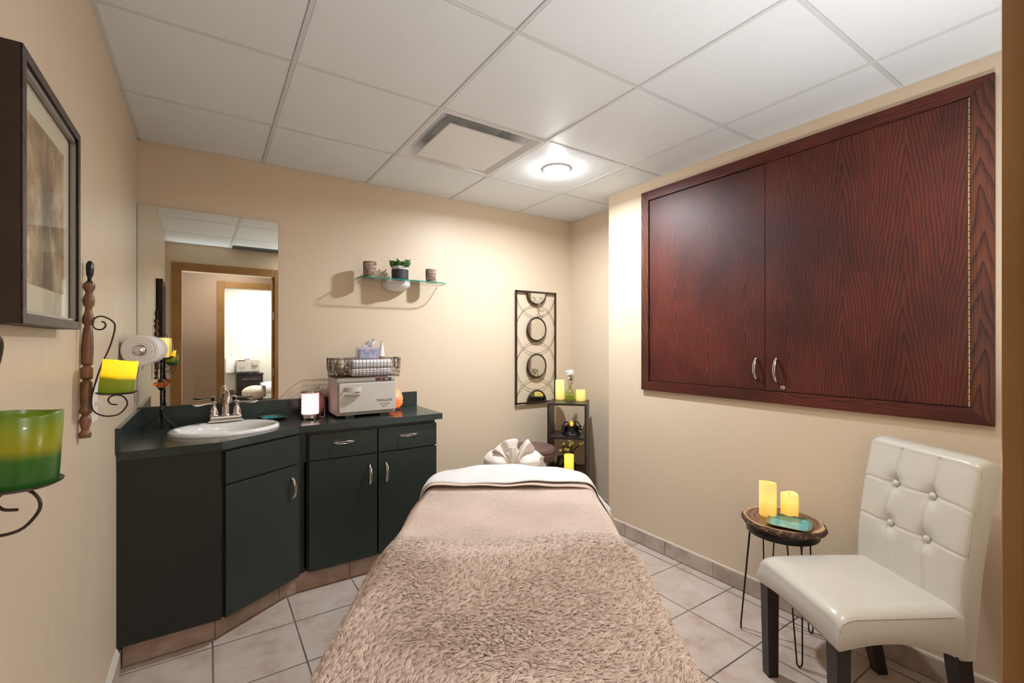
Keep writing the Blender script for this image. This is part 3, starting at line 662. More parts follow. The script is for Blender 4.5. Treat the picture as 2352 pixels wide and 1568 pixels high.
for sg in (-1, 1):
    mb = MB().lathe([(0.0235, 0.0), (0.024, 0.004), (0.021, 0.008), (0.021, 0.022), (0.0195, 0.030), (0.0145, 0.042), (0.011, 0.052), (0.010, 0.060), (0.012, 0.066), (0.0125, 0.074), (0.008, 0.080), (0, 0.081)], 20, (sg*0.053, 0, 0.030))
    mb.tube([(sg*(0.053+a), -0.004-a*0.12, 0.100+b) for a, b in ((0.004, 0), (0.02, 0.002), (0.038, 0.001), (0.055, -0.002), (0.075, -0.002), (0.092, 0.001), (0.098, 0.002))], 0.006, 12, rad=[0.0065, 0.0055, 0.0055, 0.0085, 0.0115, 0.009, 0.003], flat=0.55)
    build('handle', mb, 'chrome', fc, world=False)

#SECTION MIRROR
mth_ = math.radians(0.64)
mi = thing('wall_mirror', 'large frameless rectangular mirror above the sink reflecting the doorway', 'mirror', (XL+0.002, 3.046, 1.005), mth_)
mw = 0.655
build('glass', MB().box((0, 0, 0), (mw, 0.005, 1.056)), ['mirror'], mi, world=False, smooth=None)
build('backing_edge', MB().box((-0.0015, 0.0055, -0.001), (mw+0.0015, 0.0075, 1.0575)), 'mirror_edge', mi, world=False)

#SECTION COUNTER THINGS
# iron candlestick with amber glass
bx, by = -0.196, 2.925
cs = thing('iron_candlestick', 'black twisted iron candlestick with amber glass knob and three scroll feet', 'candle holder', (bx, by, CT))
for k, a in enumerate((math.radians(200), math.radians(-22), math.radians(92))):
    rr = (1.0, 0.62, 0.8)[k]
    d = Vector((math.cos(a), math.sin(a), 0))*rr
    P = catmull([d*0.004+Vector((0, 0, 0.105)), d*0.012+Vector((0, 0, 0.075)), d*0.032+Vector((0, 0, 0.048)), d*0.060+Vector((0, 0, 0.032)), d*0.078+Vector((0, 0, 0.022)), d*0.082+Vector((0, 0, 0.010)), d*0.072+Vector((0, 0, 0.004)), d*0.062+Vector((0, 0, 0.010)), d*0.066+Vector((0, 0, 0.019))], 5)
    build('foot', MB().tube(P, 0.0042, 8), 'black_iron', cs, world=False)
def twist(z0, z1):
    mb = MB()
    for ph in (0, math.pi):
        P = [(0.0032*math.cos(ph+z*520), 0.0032*math.sin(ph+z*520), z) for z in np.linspace(z0, z1, 90)]
        mb.tube(P, 0.0033, 6)
    return mb
build('twisted_stem', twist(0.105, 0.205), 'black_iron', cs, world=False); build('twisted_stem', twist(0.248, 0.345), 'black_iron', cs, world=False)
for pr_ in ([(0.006, 0.096), (0.010, 0.100), (0.010, 0.108), (0.006, 0.114)], [(0.005, 0.196), (0.013, 0.205), (0.016, 0.213), (0.008, 0.216)], [(0.008, 0.240), (0.015, 0.243), (0.012, 0.250), (0.005, 0.262)]): build('collar', MB().lathe(pr_, 20), 'black_iron', cs, world=False)
build('amber_knob', MB().lathe([(0.008, 0.212), (0.020, 0.216), (0.028, 0.224), (0.030, 0.231), (0.026, 0.238), (0.010, 0.243)], 48, wob=lambda a, k: 0.07*math.cos(12*a)), 'amber', cs, world=False)
build('dish', MB().lathe([(0.004, 0.340), (0.014, 0.352), (0.036, 0.357), (0.044, 0.362), (0.045, 0.365), (0.036, 0.361), (0.0, 0.360)], 28), 'black_iron', cs, world=False)
def candle(name, label, loc, r, h, m, group=None, wavy=0.0, tilt=(0, 0), wick=True, slope=0.0):
    t = thing(name, label, 'candle', loc, group=group); t.rotation_euler = (tilt[0], tilt[1], 0)
    mb = MB(); seg = 40; prof = [(0.96, 0), (1.0, 0.004/h), (1.0, 0.5), (1.0, 0.985), (0.97, 1.0), (0.90, 1.0), (0.86, 0.95), (0.5, 0.92), (0.0, 0.915)]
    rows = []
    for k, (q, z) in enumerate(prof):
        if q == 0: rows.append([mb.v((0, 0, z*h))]); continue
        row = []
        for i in range(seg):
            a = 2*math.pi*i/seg; zz = z*h
            if z > 0.9: zz += wavy*(math.sin(2*a+1)+0.6*math.sin(3*a+2))+slope*math.cos(a)
            row.append(mb.v((q*r*math.cos(a), q*r*math.sin(a), zz)))
        rows.append(row)
    for A_, B_ in zip(rows, rows[1:]):
        for i in range(seg):
            j = (i+1) % seg
            mb.face([A_[i], A_[j], B_[0]] if len(B_) == 1 else [A_[i], A_[j], B_[j], B_[i]])
    mb.face(list(reversed(rows[0])))
    build('wax', mb, m, t, world=False)
    if wick: build('wick', MB().tube([(0, 0, h*0.9), (0.001, 0, h*0.9+0.012)], 0.0012, 6), 'wick', t, world=False)
    return t
candle('pillar_candle', 'glowing pale pillar candle on the iron candlestick behind the paper roll', (bx+0.007, by, CT+0.3655), 0.0255, 0.100, 'wax')
# paper towel roll on wall holder
rx, rz = -0.236, 1.308
ph = thing('paper_towel_holder', 'metal paper towel holder fixed to the left wall beside the mirror', 'towel holder', (XL, 2.6, rz))
build('rod', MB().tube([(rx, 2.445, rz), (rx+0.012, 2.775, rz)], 0.008, 12), 'chrome', ph)
build('end_cap', MB(Matrix.Translation((rx, 2.447, rz)) @ Matrix.Rotation(math.radians(90), 4, 'X')).lathe([(0.0, 0.010), (0.012, 0.009), (0.018, 0.005), (0.021, 0.0), (0.0, -0.002)], 24), 'bright_nickel', ph)
build('end_cap', MB(Matrix.Translation((rx+0.012, 2.771, rz)) @ Matrix.Rotation(math.radians(90), 4, 'X')).lathe([(0.021, 0.002), (0.021, -0.004)], 24), 'bright_nickel', ph)
build('wall_arm', MB().tube([(XL, 2.785, rz+0.0), (rx+0.016, 2.785, rz)], 0.006, 8).box((XL, 2.772, rz-0.02), (XL+0.004, 2.798, rz+0.02)), 'bright_nickel', ph)
build('wall_arm', MB().tube([(rx+0.012, 2.769, rz), (rx+0.012, 2.79, rz)], 0.006, 8), 'bright_nickel', ph)
mb = MB(Matrix.Translation((rx, 2.455, rz)) @ Matrix.Rotation(math.radians(-2.2), 4, 'Z') @ Matrix.Rotation(math.radians(-90), 4, 'X') @ Matrix.Diagonal((1, 1, 1.09, 1)))
mb.lathe([(0.0225, 0.0), (0.0235, -0.002), (0.030, 0.0005), (0.034, -0.0015), (0.040, 0.001), (0.043, -0.001), (0.049, 0.0015), (0.054, 0.0), (0.058, 0.0015), (0.0625, 0.002), (0.064, 0.004), (0.0635, 0.14), (0.064, 0.278), (0.0625, 0.28), (0.0225, 0.28), (0.0225, 0.0)], 56, cap=False)
tag(build('paper_towel_roll', mb, 'paper', origin=(rx, 2.455, rz)), 'white paper towel roll hanging sideways on the left wall by the mirror', 'paper towels')
# teal plates
def square_plate(name, label, loc, half, rz, h=0.014):
    t = thing(name, label, 'plate', loc, rz)
    def sq(a, r): 
        c, s_ = math.cos(a), math.sin(a); k = (abs(c)**5+abs(s_)**5)**(-1/5); return (r*k*c, r*k*s_)
    prof = [(0.55, 0.0), (0.70, 0.002), (0.92, h*0.75), (1.0, h), (0.985, h+0.002), (0.88, h*0.72), (0.84, h*0.6)]
    mb = MB(); rows = [[mb.v((*sq(2*math.pi*i/48, half*q), z)) for i in range(48)] for q, z in prof]
    for a, b in zip(rows, rows[1:]):
        for i in range(48): mb.face([a[i], a[(i+1) % 48], b[(i+1) % 48], b[i]])
    mb.face(list(reversed(rows[0])))
    build('rim', mb, 'teal_rim', t, world=False, smooth=60)
    prof = [(0.84, h*0.6+0.0004), (0.72, 0.0045), (0.6, 0.0035)]
    mb = MB(); rows = [[mb.v((*sq(2*math.pi*i/48, half*q), z)) for i in range(48)] for q, z in prof]
    for a, b in zip(rows, rows[1:]):
        for i in range(48): mb.face([a[i], a[(i+1) % 48], b[(i+1) % 48], b[i]])
    mb.face(rows[-1])
    build('glazed_well', mb, 'teal', t, world=False, smooth=60)
    return t
square_plate('soap_dish', 'turquoise glazed square dish on the counter between basin and glowing pink lamp', (0.318, 2.955, CT+0.0005), 0.072, 0.15, 0.016)
# pink mesh lamp + vase behind
dx, dy = 0.497, 2.86
lp = thing('mesh_diffuser_lamp', 'small round lamp with glowing pink patterned shade and metal foot', 'lamp', (dx, dy, CT))
mb = MB().lathe([(0.047, 0.006), (0.050, 0.008), (0.050, 0.026), (0.046, 0.030), (0.0, 0.030)], 40)
for k in range(4): mb.lathe([(0.006, 0), (0.006, 0.008)], 10, (0.036*math.cos(k*1.57+0.5), 0.036*math.sin(k*1.57+0.5), 0))
build('base', mb, 'chrome', lp, world=False)
build('glowing_core', MB().lathe([(0.0, 0.031), (0.044, 0.031), (0.044, 0.150), (0.0, 0.150)], 40), 'pink_glow', lp, world=False)
mb = MB(); nn = 22
for sgn in (-1, 1):
    for k in range(nn):
        P = [(0.0475*math.cos(2*math.pi*k/nn+sgn*z*14), 0.0475*math.sin(2*math.pi*k/nn+sgn*z*14), 0.030+z) for z in np.linspace(0, 0.122, 9)]
        mb.tube(P, 0.0007, 4)
build('mesh_shade', mb, 'pink_wire', lp, world=False)
build('lid', MB().lathe([(0.048, 0.150), (0.050, 0.152), (0.050, 0.160), (0.046, 0.164), (0.010, 0.166), (0.0, 0.166)], 40), 'chrome', lp, world=False)
vs = thing('round_vase', 'dusty pink round vase with one stick, standing behind the glowing pink lamp', 'vase', (0.536, 2.965, CT))
build('body', MB().lathe([(0.036, 0.0), (0.052, 0.02), (0.062, 0.055), (0.064, 0.08), (0.058, 0.115), (0.042, 0.142), (0.036, 0.150), (0.032, 0.150), (0.030, 0.12), (0, 0.11)], 36), 'vase_pink', vs, world=False)
build('rim', MB().tube([(0.035*math.cos(a), 0.035*math.sin(a), 0.151) for a in np.linspace(0, 2*math.pi, 28, endpoint=False)], 0.003, 8, closed=True), 'bright_nickel', vs, world=False)
build('stick', MB().tube([(-0.02, 0, 0.118), (-0.033, -0.01, 0.215)], 0.0016, 6), 'petal_white', vs, world=False)
P = catmull([(0.548, 2.86, CT+0.012), (0.565, 2.85, CT+0.003), (0.578, 2.88, CT+0.004), (0.590, 2.93, CT+0.02), (0.602, 2.99, CT+0.06), (0.608, 3.03, CT+0.07)], 6)
tag(build('power_cord', MB().tube(P, 0.0018, 6), 'cord', origin=(0.56, 2.9, CT)), 'thin white cord from the pink lamp round the back of the towel warmer', 'cord')
# towel warmer
def towel_warmer(x0, y0, label, z0, flip=False, wdt=0.345, dpt=0.245, hgt=0.222, text=True):
    t = thing('towel_warmer', label, 'towel warmer', (x0, y0, z0), math.pi if flip else 0.0, group='towel warmers')
    build('body', MB().box((0, 0.012, 0.013), (wdt, dpt, hgt+0.013), bev=0.006, seg=3), 'warmer', t, world=False)
    build('gasket', MB().box((0.008, 0.004, 0.036), (wdt-0.004, 0.0125, 0.208)), 'warmer_trim', t, world=False)
    d = build('door', MB().box((0.006, -0.016, 0.034), (wdt-0.002, 0.005, 0.206), bev=0.005, seg=3), 'warmer', t, world=False)
    # cup handle: oval loop standing off the door
    mb = MB(); cx_, cz_ = 0.082, 0.168
    for ra, ya in ((0.047, 0.034), (0.0435, 0.0305)): mb.grid(lambda u, v: (cx_+ra*math.cos(math.pi*u), -0.016-ya*math.sin(math.pi*u)**0.8, cz_+0.014-0.024*v), 28, 3)
    for zz in (cz_+0.014, cz_-0.010): mb.tube([(cx_+0.0452*math.cos(a), -0.0162-0.0323*math.sin(a)**0.8, zz) for a in np.linspace(0, math.pi, 28)], 0.0019, 8)
    mb.tube([(cx_+0.045*math.cos(a), -0.0162-0.026*math.sin(a), cz_-0.027) for a in np.linspace(0, math.pi, 28)], 0.0026, 8)
    mb.grid(lambda u, v: (cx_+0.044*math.cos(math.pi*u)*v, -0.0165-0.025*math.sin(math.pi*u)*v, cz_-0.0275), 24, 3)
    build('handle', mb, 'warmer', d, world=False, smooth=50)
    build('switch_panel', MB().box((0.225, 0.0095, 0.2125), (0.322, 0.0125, 0.2285), bev=0.001), 'warmer_trim', t, world=False)
    build('power_light', MB().sphere((0.262, 0.0095, 0.2205), 0.003, u=10, v=6), 'led_red', t, world=False)
    build('switch', MB().box((0.280, 0.007, 0.2175), (0.302, 0.0105, 0.2235), bev=0.001), 'bright_nickel', t, world=False)
    for a, b in ((0.05, 0.03), (wdt-0.09, 0.03), (0.05, dpt-0.05), (wdt-0.09, dpt-0.05)):
        build('foot', MB().box((a, b-0.01, 0), (a+0.05, b+0.02, 0.014), bev=0.002), 'warmer_trim', t, world=False)
    if text:
        for s_, body, x, z, size in ((1, 'PARAGON', 0.290, 0.088, 0.0235), (1, 'Towel Warmer', 0.290, 0.070, 0.0115), (1, 'HC-7B', 0.290, 0.055, 0.0125)):
            cu = bpy.data.curves.new('lettering', 'FONT'); cu.body = body; cu.size = size; cu.align_x = 'CENTER'; cu.extrude = 0.0002; cu.space_character = 1.08
            to = bpy.data.objects.new('tmp', cu); C.objects.link(to); bpy.context.view_layer.update()
            me = bpy.data.meshes.new_from_object(to.evaluated_get(bpy.context.evaluated_depsgraph_get())); bpy.data.objects.remove(to)
            me.transform(Matrix.Translation((x-0.02, -0.0166, z)) @ Matrix.Rotation(math.radians(90), 4, 'X') @ Matrix.Diagonal((0.80, 1, 1, 1)))
            o = link('lettering', me, 'ink', d)
    return t
towel_warmer(0.622, 2.745, 'cream towel warmer with cup handle on the green counter, wire basket on top', CT)
# wire basket
bz = CT+0.2365
bx0, bx1, by0, by1, bh = 0.603, 0.998, 2.715, 2.965, 0.108
wb = thing('wire_basket', 'brown wire basket with two side handles on top of the towel warmer', 'basket', ((bx0+bx1)/2, (by0+by1)/2, bz))
def rrect(x0, x1, y0, y1, z, r=0.03):
    P = []
    for cx_, cy_, a0 in ((x1-r, y1-r, 0), (x0+r, y1-r, 90), (x0+r, y0+r, 180), (x1-r, y0+r, 270)):
        for k in range(6): a = math.radians(a0+90*k/5); P.append((cx_+r*math.cos(a), cy_+r*math.sin(a), z))
    return P
mb = MB()
for k, z in enumerate(np.linspace(0.002, bh, 5)):
    ins = 0.008*(1-k/4); mb.tube(rrect(bx0+ins, bx1-ins, by0+ins, by1-ins, bz+z), 0.0024 if k in (0, 4) else 0.0014, 6, closed=True)
for x in np.linspace(bx0+0.03, bx1-0.03, 17):
    for y, s_ in ((by0, 1), (by1, -1)): mb.tube([(x, y+0.008*s_, bz+0.002), (x, y, bz+bh)], 0.0014, 5)
    mb.tube([(x, by0+0.008, bz+0.002), (x, by1-0.008, bz+0.002)], 0.0012, 5)
for y in np.linspace(by0+0.03, by1-0.03, 10):
    for x, s_ in ((bx0, 1), (bx1, -1)): mb.tube([(x+0.008*s_, y, bz+0.002), (x, y, bz+bh)], 0.0014, 5)
    mb.tube([(bx0+0.008, y, bz+0.002), (bx1-0.008, y, bz+0.002)], 0.0012, 5)
build('wire_mesh', mb, 'copper', wb)
for x, s_ in ((bx0-0.005, -1), (bx1+0.005, 1)):
    yc = (by0+by1)/2; P = catmull([(x, yc-0.045, bz+bh+0.004), (x+s_*0.004, yc-0.040, bz+bh-0.03), (x+s_*0.004, yc-0.028, bz+bh-0.062), (x+s_*0.004, yc+0.028, bz+bh-0.062), (x+s_*0.004, yc+0.040, bz+bh-0.03), (x, yc+0.045, bz+bh+0.004)], 5)
    build('handle', MB().tube(P, 0.0028, 8).tube([(x, yc-0.05, bz+bh+0.003), (x, yc+0.05, bz+bh+0.003)], 0.0035, 8), 'copper', wb)
def soft_slab(x0, x1, y0, y1, z0, z1, rnd=0.012, amp=0.002, nseg=(28, 16), seed=0):
    """folded terry: a rounded slab with a gently uneven surface"""
    mb = MB(); mb.box((x0, y0, z0), (x1, y1, z1), bev=rnd, seg=4); bmesh.ops.subdivide_edges(mb.bm, edges=[e for e in mb.bm.edges if e.calc_length() > 0.02], cuts=6, use_grid_fill=True)
    r_ = random.Random(seed)
    for v_ in mb.bm.verts: v_.co += Vector((math.sin(v_.co.z*300+seed)*amp*0.5, math.sin(v_.co.x*90+v_.co.z*200+seed)*amp, (math.sin(v_.co.x*45+seed)*math.cos(v_.co.y*60))*amp if v_.co.z > (z0+z1)/2 else 0))
    return mb
for k, (za, zb, lab) in enumerate(((0.006, 0.052, 'folded white terry towel at the bottom of the stack in the wire basket'), (0.054, 0.104, 'folded white terry towel on top of the stack in the wire basket'))):
    mb = soft_slab(0.70+0.004*k, 0.945+0.003*k, 2.745, 2.90, bz+za, bz+zb, rnd=0.018, seed=k)
    tag(build('folded_towel', mb, 'terry', origin=(0.82, 2.82, bz+za)), lab, 'towel', 'folded towels in the basket')
mb = MB().sphere((0.665, 2.86, bz+0.058), 0.05, 0.62, 0.9, 1.04, 20, 14, fn=lambda d: 1+0.05*math.sin(5*d.x+3*d.y)+0.04*math.cos(7*d.z))
tag(build('rolled_cloth', mb, 'beige_cloth', origin=(0.665, 2.86, bz+0.006)), 'beige rolled cloth at the left end of the wire basket', 'cloth')
# tissue box in frosted cover, tissue
tz = bz+0.106
tb = thing('tissue_box', 'blue patterned tissue box in a frosted cover with a tissue pulled up', 'tissue box', (0.825, 2.85, tz))
build('carton', MB().box((-0.052, -0.032, 0.003), (0.056, 0.032, 0.060), bev=0.002), 'tissue_box', tb, world=False)
build('cover', MB().box((-0.064, -0.040, 0.001), (0.060, 0.040, 0.072), bev=0.003), 'frost', tb, world=False)
def tis(u, v):
    a = (u-0.5)*2; return (0.006+a*0.030*(1-0.35*v)+0.022*v*v+0.006*math.sin(7*v+3*a), 0.012*math.sin(5*a+2*v)*(0.3+v), 0.071+0.046*v+0.010*math.sin(4*a+1)*v)
mb = MB(); mb.grid(tis, 20, 14); mb.grid(lambda u, v: Vector(tis(u, v))+Vector((-0.012*v, 0.014*math.cos(4*u), -0.006*v)), 20, 14)
build('tissue', mb, 'tissue', tb, world=False, normals=False)
tu = thing('lotion_tube', 'slim white lotion tube standing on its cap beside the tissue box', 'tube', (0.908, 2.835, tz))
mb = MB(); mb.grid(lambda u, v: (0.0165*math.cos(2*math.pi*u)*(1-0.96*v**2.2)+0.000*v, 0.0155*math.sin(2*math.pi*u)*(1-0.25*v), 0.014+0.098*v), 24, 12, closeu=True)
build('body', mb, 'tube_white', tu, world=False); build('cap', MB().lathe([(0.0145, 0.0), (0.016, 0.002), (0.016, 0.015), (0, 0.015)], 24), 'vase_pink', tu, world=False)
# salt lamp
sl = thing('salt_lamp', 'glowing orange salt rock lamp on the counter just right of the towel warmer', 'lamp', (1.032, 2.945, CT))
random.seed(3)
mb = MB().sphere((0, 0, 0.072), 0.058, 0.98, 0.9, 1.15, 22, 16, fn=lambda d: 1+0.10*math.sin(3.1*d.x+1.5)*math.cos(2.7*d.z)+0.05*math.sin(9*d.x+5*d.y+7*d.z)-0.16*max(0, d.z)*max(0, d.x)+random.uniform(-0.02, 0.02))
build('rock', mb, 'salt', sl, world=False, smooth=14); build('base', MB().lathe([(0.040, 0), (0.042, 0.004), (0.040, 0.014), (0, 0.014)], 28), 'salt_base', sl, world=False)

#SECTION SHELF
GZ = 1.748
gs = thing('glass_shelf', 'floating clear glass shelf with green edge on the back wall', 'shelf', (1.08, 3.0, GZ))
poly = [(0.800, YB-0.008), (1.392, YB-0.008), (1.388, 2.95), (1.380, 2.90), (1.350, 2.875), (1.31, 2.868), (0.86, 2.864), (0.822, 2.870), (0.795, 2.895), (0.788, 2.95)]
build('glass_plate', MB().prism(poly, GZ, GZ+0.008, bev=0.0008), 'glass', gs, smooth=20)
P = [(x, y, GZ+0.004) for x, y in poly[1:]]+[(poly[0][0], poly[0][1], GZ+0.004)]
mb = MB()
for k in range(len(P)-1):
    a, b = Vector(P[k]), Vector(P[k+1]); d = (b-a).normalized(); n = Vector((-d.y, d.x, 0)); n = n if n.dot(a-Vector((1.09, 2.98, GZ))) > 0 else -n
    q = [a+n*0.0003, b+n*0.0003, b+n*0.0013, a+n*0.0013]; mb.prism([v_[:2] for v_ in q], GZ+0.0008, GZ+0.0072)
build('green_edge', mb, 'glass_edge', gs)
def half(u, v):
    a = math.pi*u; return (1.075+0.095*math.cos(a)*math.cos(v*math.pi/2)**0.8, YB-0.003-0.13*math.sin(a)*math.cos(v*math.pi/2)**0.8, GZ-0.001-0.055*math.sin(v*math.pi/2))
mb = MB(); mb.grid(half, 30, 10); mb.face([mb.v(half(k/29, 0)) for k in range(30)])
build('bracket', mb, 'white_metal', gs)
def birch(name, label, x, y, r, h, seed, knot=False):
    t = thing(name, label, 'candle holder', (x, y, GZ+0.008), group='birch bark holders on the glass shelf'); r_ = random.Random(seed); o = [r_.uniform(0, 6) for _ in range(4)]
    def wb_(a, k): return 0.03*math.sin(3*a+o[0]+k*0.3)+0.02*math.sin(7*a+o[1]-k*0.5)+(0.13*math.exp(-((a-5.6)**2)/0.04)*(1 if k in (4, 5, 8, 9) else 0.2) if knot else 0)
    prof = [(r*0.97, 0)]+[(r, h*q/10) for q in range(1, 10)]+[(r*0.97, h), (r*0.62, h), (r*0.60, h*0.7), (0, h*0.7)]
    build('bark', MB().lathe(prof, 40, wob=lambda a, k: wb_(a, k) if k < 11 else 0), 'bark', t, world=False)
    build('tea_light', MB().lathe([(r*0.55, h*0.7), (r*0.55, h*0.86), (r*0.5, h*0.88), (0, h*0.88)], 24), 'petal_white', t, world=False)
birch('birch_candle_holder', 'larger knotted birch bark candle holder at the left end of the glass shelf', 0.865, 2.945, 0.040, 0.104, 1, True)
birch('birch_candle_holder', 'smaller birch bark candle holder at the right end of the glass shelf', 1.285, 2.935, 0.036, 0.092, 5)
pp = thing('potted_succulent', 'small green succulent in a charcoal pot with pale rim on the glass shelf', 'plant', (1.06, 2.925, GZ+0.008))
build('pot', MB().lathe([(0.050, 0), (0.054, 0.004), (0.055, 0.068), (0, 0.068)], 40), 'pot_dark', pp, world=False)
build('pot_rim', MB().lathe([(0.0545, 0.066), (0.0555, 0.068), (0.0555, 0.086), (0.052, 0.088), (0.049, 0.080), (0.0, 0.076)], 40), 'pot_rim', pp, world=False)
mb = MB(); r_ = random.Random(11)
def leaf(mb, c, d, L, W_):
    d = d.normalized(); s_ = d.cross(Vector((0, 0, 1))); s_ = s_.normalized() if s_.length > 0.01 else Vector((1, 0, 0)); u_ = s_.cross(d)
    rows = []
    for t_, w_ in ((0, 0.35), (0.35, 0.9), (0.7, 1.0), (0.9, 0.6), (1.0, 0.1)):
        p = c+d*L*t_+u_*(0.25*L*t_*t_); rows.append([mb.v(p+s_*W_*w_), mb.v(p+u_*W_*0.35*w_), mb.v(p-s_*W_*w_), mb.v(p-u_*W_*0.35*w_)])
    for A_, B_ in zip(rows, rows[1:]):
        for k in range(4): mb.face([A_[k], A_[(k+1) % 4], B_[(k+1) % 4], B_[k]])
for k in range(60):
    a = r_.uniform(0, 6.283); q = 0.046*math.sqrt(r_.random()); b0 = Vector((q*math.cos(a), q*math.sin(a), 0.078)); hh = r_.uniform(0.008, 0.042)+(0.018 if 0.018 < b0.x < 0.05 and k % 3 == 0 else 0)
    top = b0+Vector((b0.x*0.35, b0.y*0.35, hh)); mb.tube([b0, (b0+top)/2, top], 0.0016, 5)
    for j in range(6):
        aa = j*1.05+a; leaf(mb, top-Vector((0, 0, 0.006*(j % 3))), Vector((math.cos(aa), math.sin(aa), 0.45)), r_.uniform(0.014, 0.021), 0.0054)
build('leaves', mb, 'leaf', pp, world=False)
build('dry_stem', MB().tube([(0.0, 0, 0.08), (-0.012, 0, 0.125), (-0.028, 0, 0.148)], 0.0007, 4), 'stem', pp, world=False)

#SECTION ART
ax0, ax1, az0, az1, ay = 2.062, 2.480, 0.842, 1.768, YB-0.020
art = thing('circle_mirror_art', 'tall black metal wall panel of rings with four small round mirrors', 'wall art', ((ax0+ax1)/2, ay, az0))
acx = (ax0+ax1)/2; T = 0.0065
mb = MB().box((ax0, ay-T, az0), (ax0+0.014, ay+T, az1), bev=0.001).box((ax1-0.014, ay-T, az0), (ax1, ay+T, az1), bev=0.001).box((ax0, ay-T, az0), (ax1, ay+T, az0+0.014), bev=0.001).box((ax0, ay-T, az1-0.014), (ax1, ay+T, az1), bev=0.001)
build('frame', mb, 'brown_iron', art)
czs = [az1-0.012, az1-0.012-0.302, az1-0.012-0.604, az0+0.010]
for k, cz in enumerate(czs):
    full = k in (1, 2); a0, a1 = (0, 2*math.pi) if full else ((math.pi, 2*math.pi) if k == 0 else (0, math.pi))
    def arc(R, n=48): return [(acx+R*math.cos(a), cz+R*math.sin(a)) for a in (np.linspace(a0, a1, n, endpoint=False) if full else np.linspace(a0, a1, n))]
    for R in (0.199,): 
        P = [(x, ay+(0.003 if R > 0.19 else -0.003), z) for x, z in arc(R) if az0+0.004 < z < az1-0.004]
        if full: build('wire_ring', MB().tube([(x, ay+(0.003 if R > 0.19 else -0.003), z) for x, z in arc(R)], 0.0016, 6, closed=True), 'brown_iron', art)
        else: build('wire_ring', MB().tube(P, 0.0016, 6), 'brown_iron', art)
    R = 0.094
    P = [(x, ay-0.006, z) for x, z in arc(R)]
    rf = MB().tube(P, 0.0075, 10, closed=full)
    if not full: rf.tube([(acx-R, ay-0.006, cz), (acx+R, ay-0.006, cz)], 0.005, 8)
    fr = build('mirror_ring', rf, 'brown_iron', art)
    pts = arc(R-0.004, 40); mbm = MB(); mbm.prism(pts, ay-0.008, ay-0.004, axis=1); build('small_mirror', mbm, 'mirror_small', fr, smooth=None)
for za in (az1-0.05, az0+0.02): build('wall_bracket', MB().box((acx-0.02, ay+T, za), (acx+0.02, YB, za+0.02)), 'brown_iron', art)
# hook charm hanging on the art
hk = thing('hook_charm', 'small twisted metal hook ornament hanging over the top half-moon mirror', 'ornament', (acx+0.01, ay-0.02, 1.66))
for dx_ in (-0.03, 0.045):
    P = catmull([(acx+dx_, ay-0.02, 1.715), (acx+dx_*0.5, ay-0.023, 1.675), (acx+0.012, ay-0.025, 1.645), (acx+0.012+dx_*0.4, ay-0.022, 1.605), (acx+0.03+dx_*0.5, ay-0.022, 1.600), (acx+0.045+dx_*0.3, ay-0.022, 1.615)], 6)
    build('hook', MB().tube(P, 0.0028, 6).sphere(P[0], 0.0065, u=10, v=6), 'bright_nickel', hk)

#SECTION CORNER SHELF
SRZ = math.atan2(-0.733, 0.68); SO = (2.170, 2.765); SZT = 0.880
cu_ = thing('cube_shelf', 'narrow black open-backed cube shelf standing diagonally in the far corner', 'shelf', (SO[0], SO[1], 0), SRZ)
SW, SD = 0.300, 0.285
build('side_panel', MB().box((0, 0, 0), (0.016, SD, SZT-0.016), bev=0.001), 'dark_wood', cu_, world=False)
build('side_panel', MB().box((SW-0.016, 0, 0), (SW, SD, SZT-0.016), bev=0.001), 'dark_wood', cu_, world=False)
build('top_board', MB().box((0, 0, SZT-0.016), (SW, SD, SZT), bev=0.001), 'dark_wood', cu_, world=False)
for z in (0.605, 0.335, 0.03): build('shelf_board', MB().box((0.016, 0.003, z), (SW-0.016, SD-0.003, z+0.016), bev=0.001), 'dark_wood', cu_, world=False)
for z in (0.15, 0.47, 0.75): build('cam_cover', MB().tube([(SW-0.0005, 0.15, z), (SW+0.001, 0.15, z)], 0.006, 12), 'bright_nickel', cu_, world=False)
def at(l, t, z): p = PT(l, t, z); return (p.x, p.y, z)
candle('pillar_candle', 'tall glowing cream candle on top of the black corner shelf', at(0.392, 3.735, SZT+0.0005), 0.037, 0.158, 'wax_pale')
candle('pillar_candle', 'short glowing cream candle on top of the black corner shelf', at(0.548, 3.640, SZT+0.0005), 0.037, 0.086, 'wax_pale', wavy=0.001)
vloc = at(0.466, 3.665, SZT+0.0005)
gv = thing('glass_bottle_vase', 'green glass bottle vase half full of water between the two shelf candles', 'vase', vloc)
build('body', MB().lathe([(0.0, 0.0), (0.038, 0.001), (0.042, 0.006), (0.042, 0.048), (0.036, 0.066), (0.020, 0.086), (0.014, 0.096), (0.014, 0.112), (0.019, 0.118), (0.0165, 0.118), (0.0115, 0.110), (0.0115, 0.096), (0.034, 0.064), (0.039, 0.048), (0.039, 0.008), (0.0, 0.005)], 36, cap=False), 'green_glass', gv, world=False, smooth=60)
build('water', MB().lathe([(0.0, 0.0055), (0.0385, 0.0085), (0.0385, 0.036), (0.0, 0.036)], 32), 'water', gv, world=False)
fl = thing('dried_flowers', 'small bunch of white and cream dried flowers in the green glass vase', 'flowers', (vloc[0], vloc[1], vloc[2]+0.012))
mb = MB(); r_ = random.Random(4)
tips = [(-0.008, 0, 0.215), (0.012, 0.01, 0.195), (-0.022, 0, 0.165), (0.004, 0, 0.148), (0.034, 0.008, 0.178), (0.030, -0.01, 0.150), (-0.030, 0, 0.185)]
for tx_, ty_, tz_ in tips: mb.tube(catmull([(0.002*r_.uniform(-1, 1), 0.002, 0), (0.002, 0, 0.09), (tx_*0.6, ty_*0.6, 0.13), (tx_, ty_, tz_)], 5), 0.0011, 5)
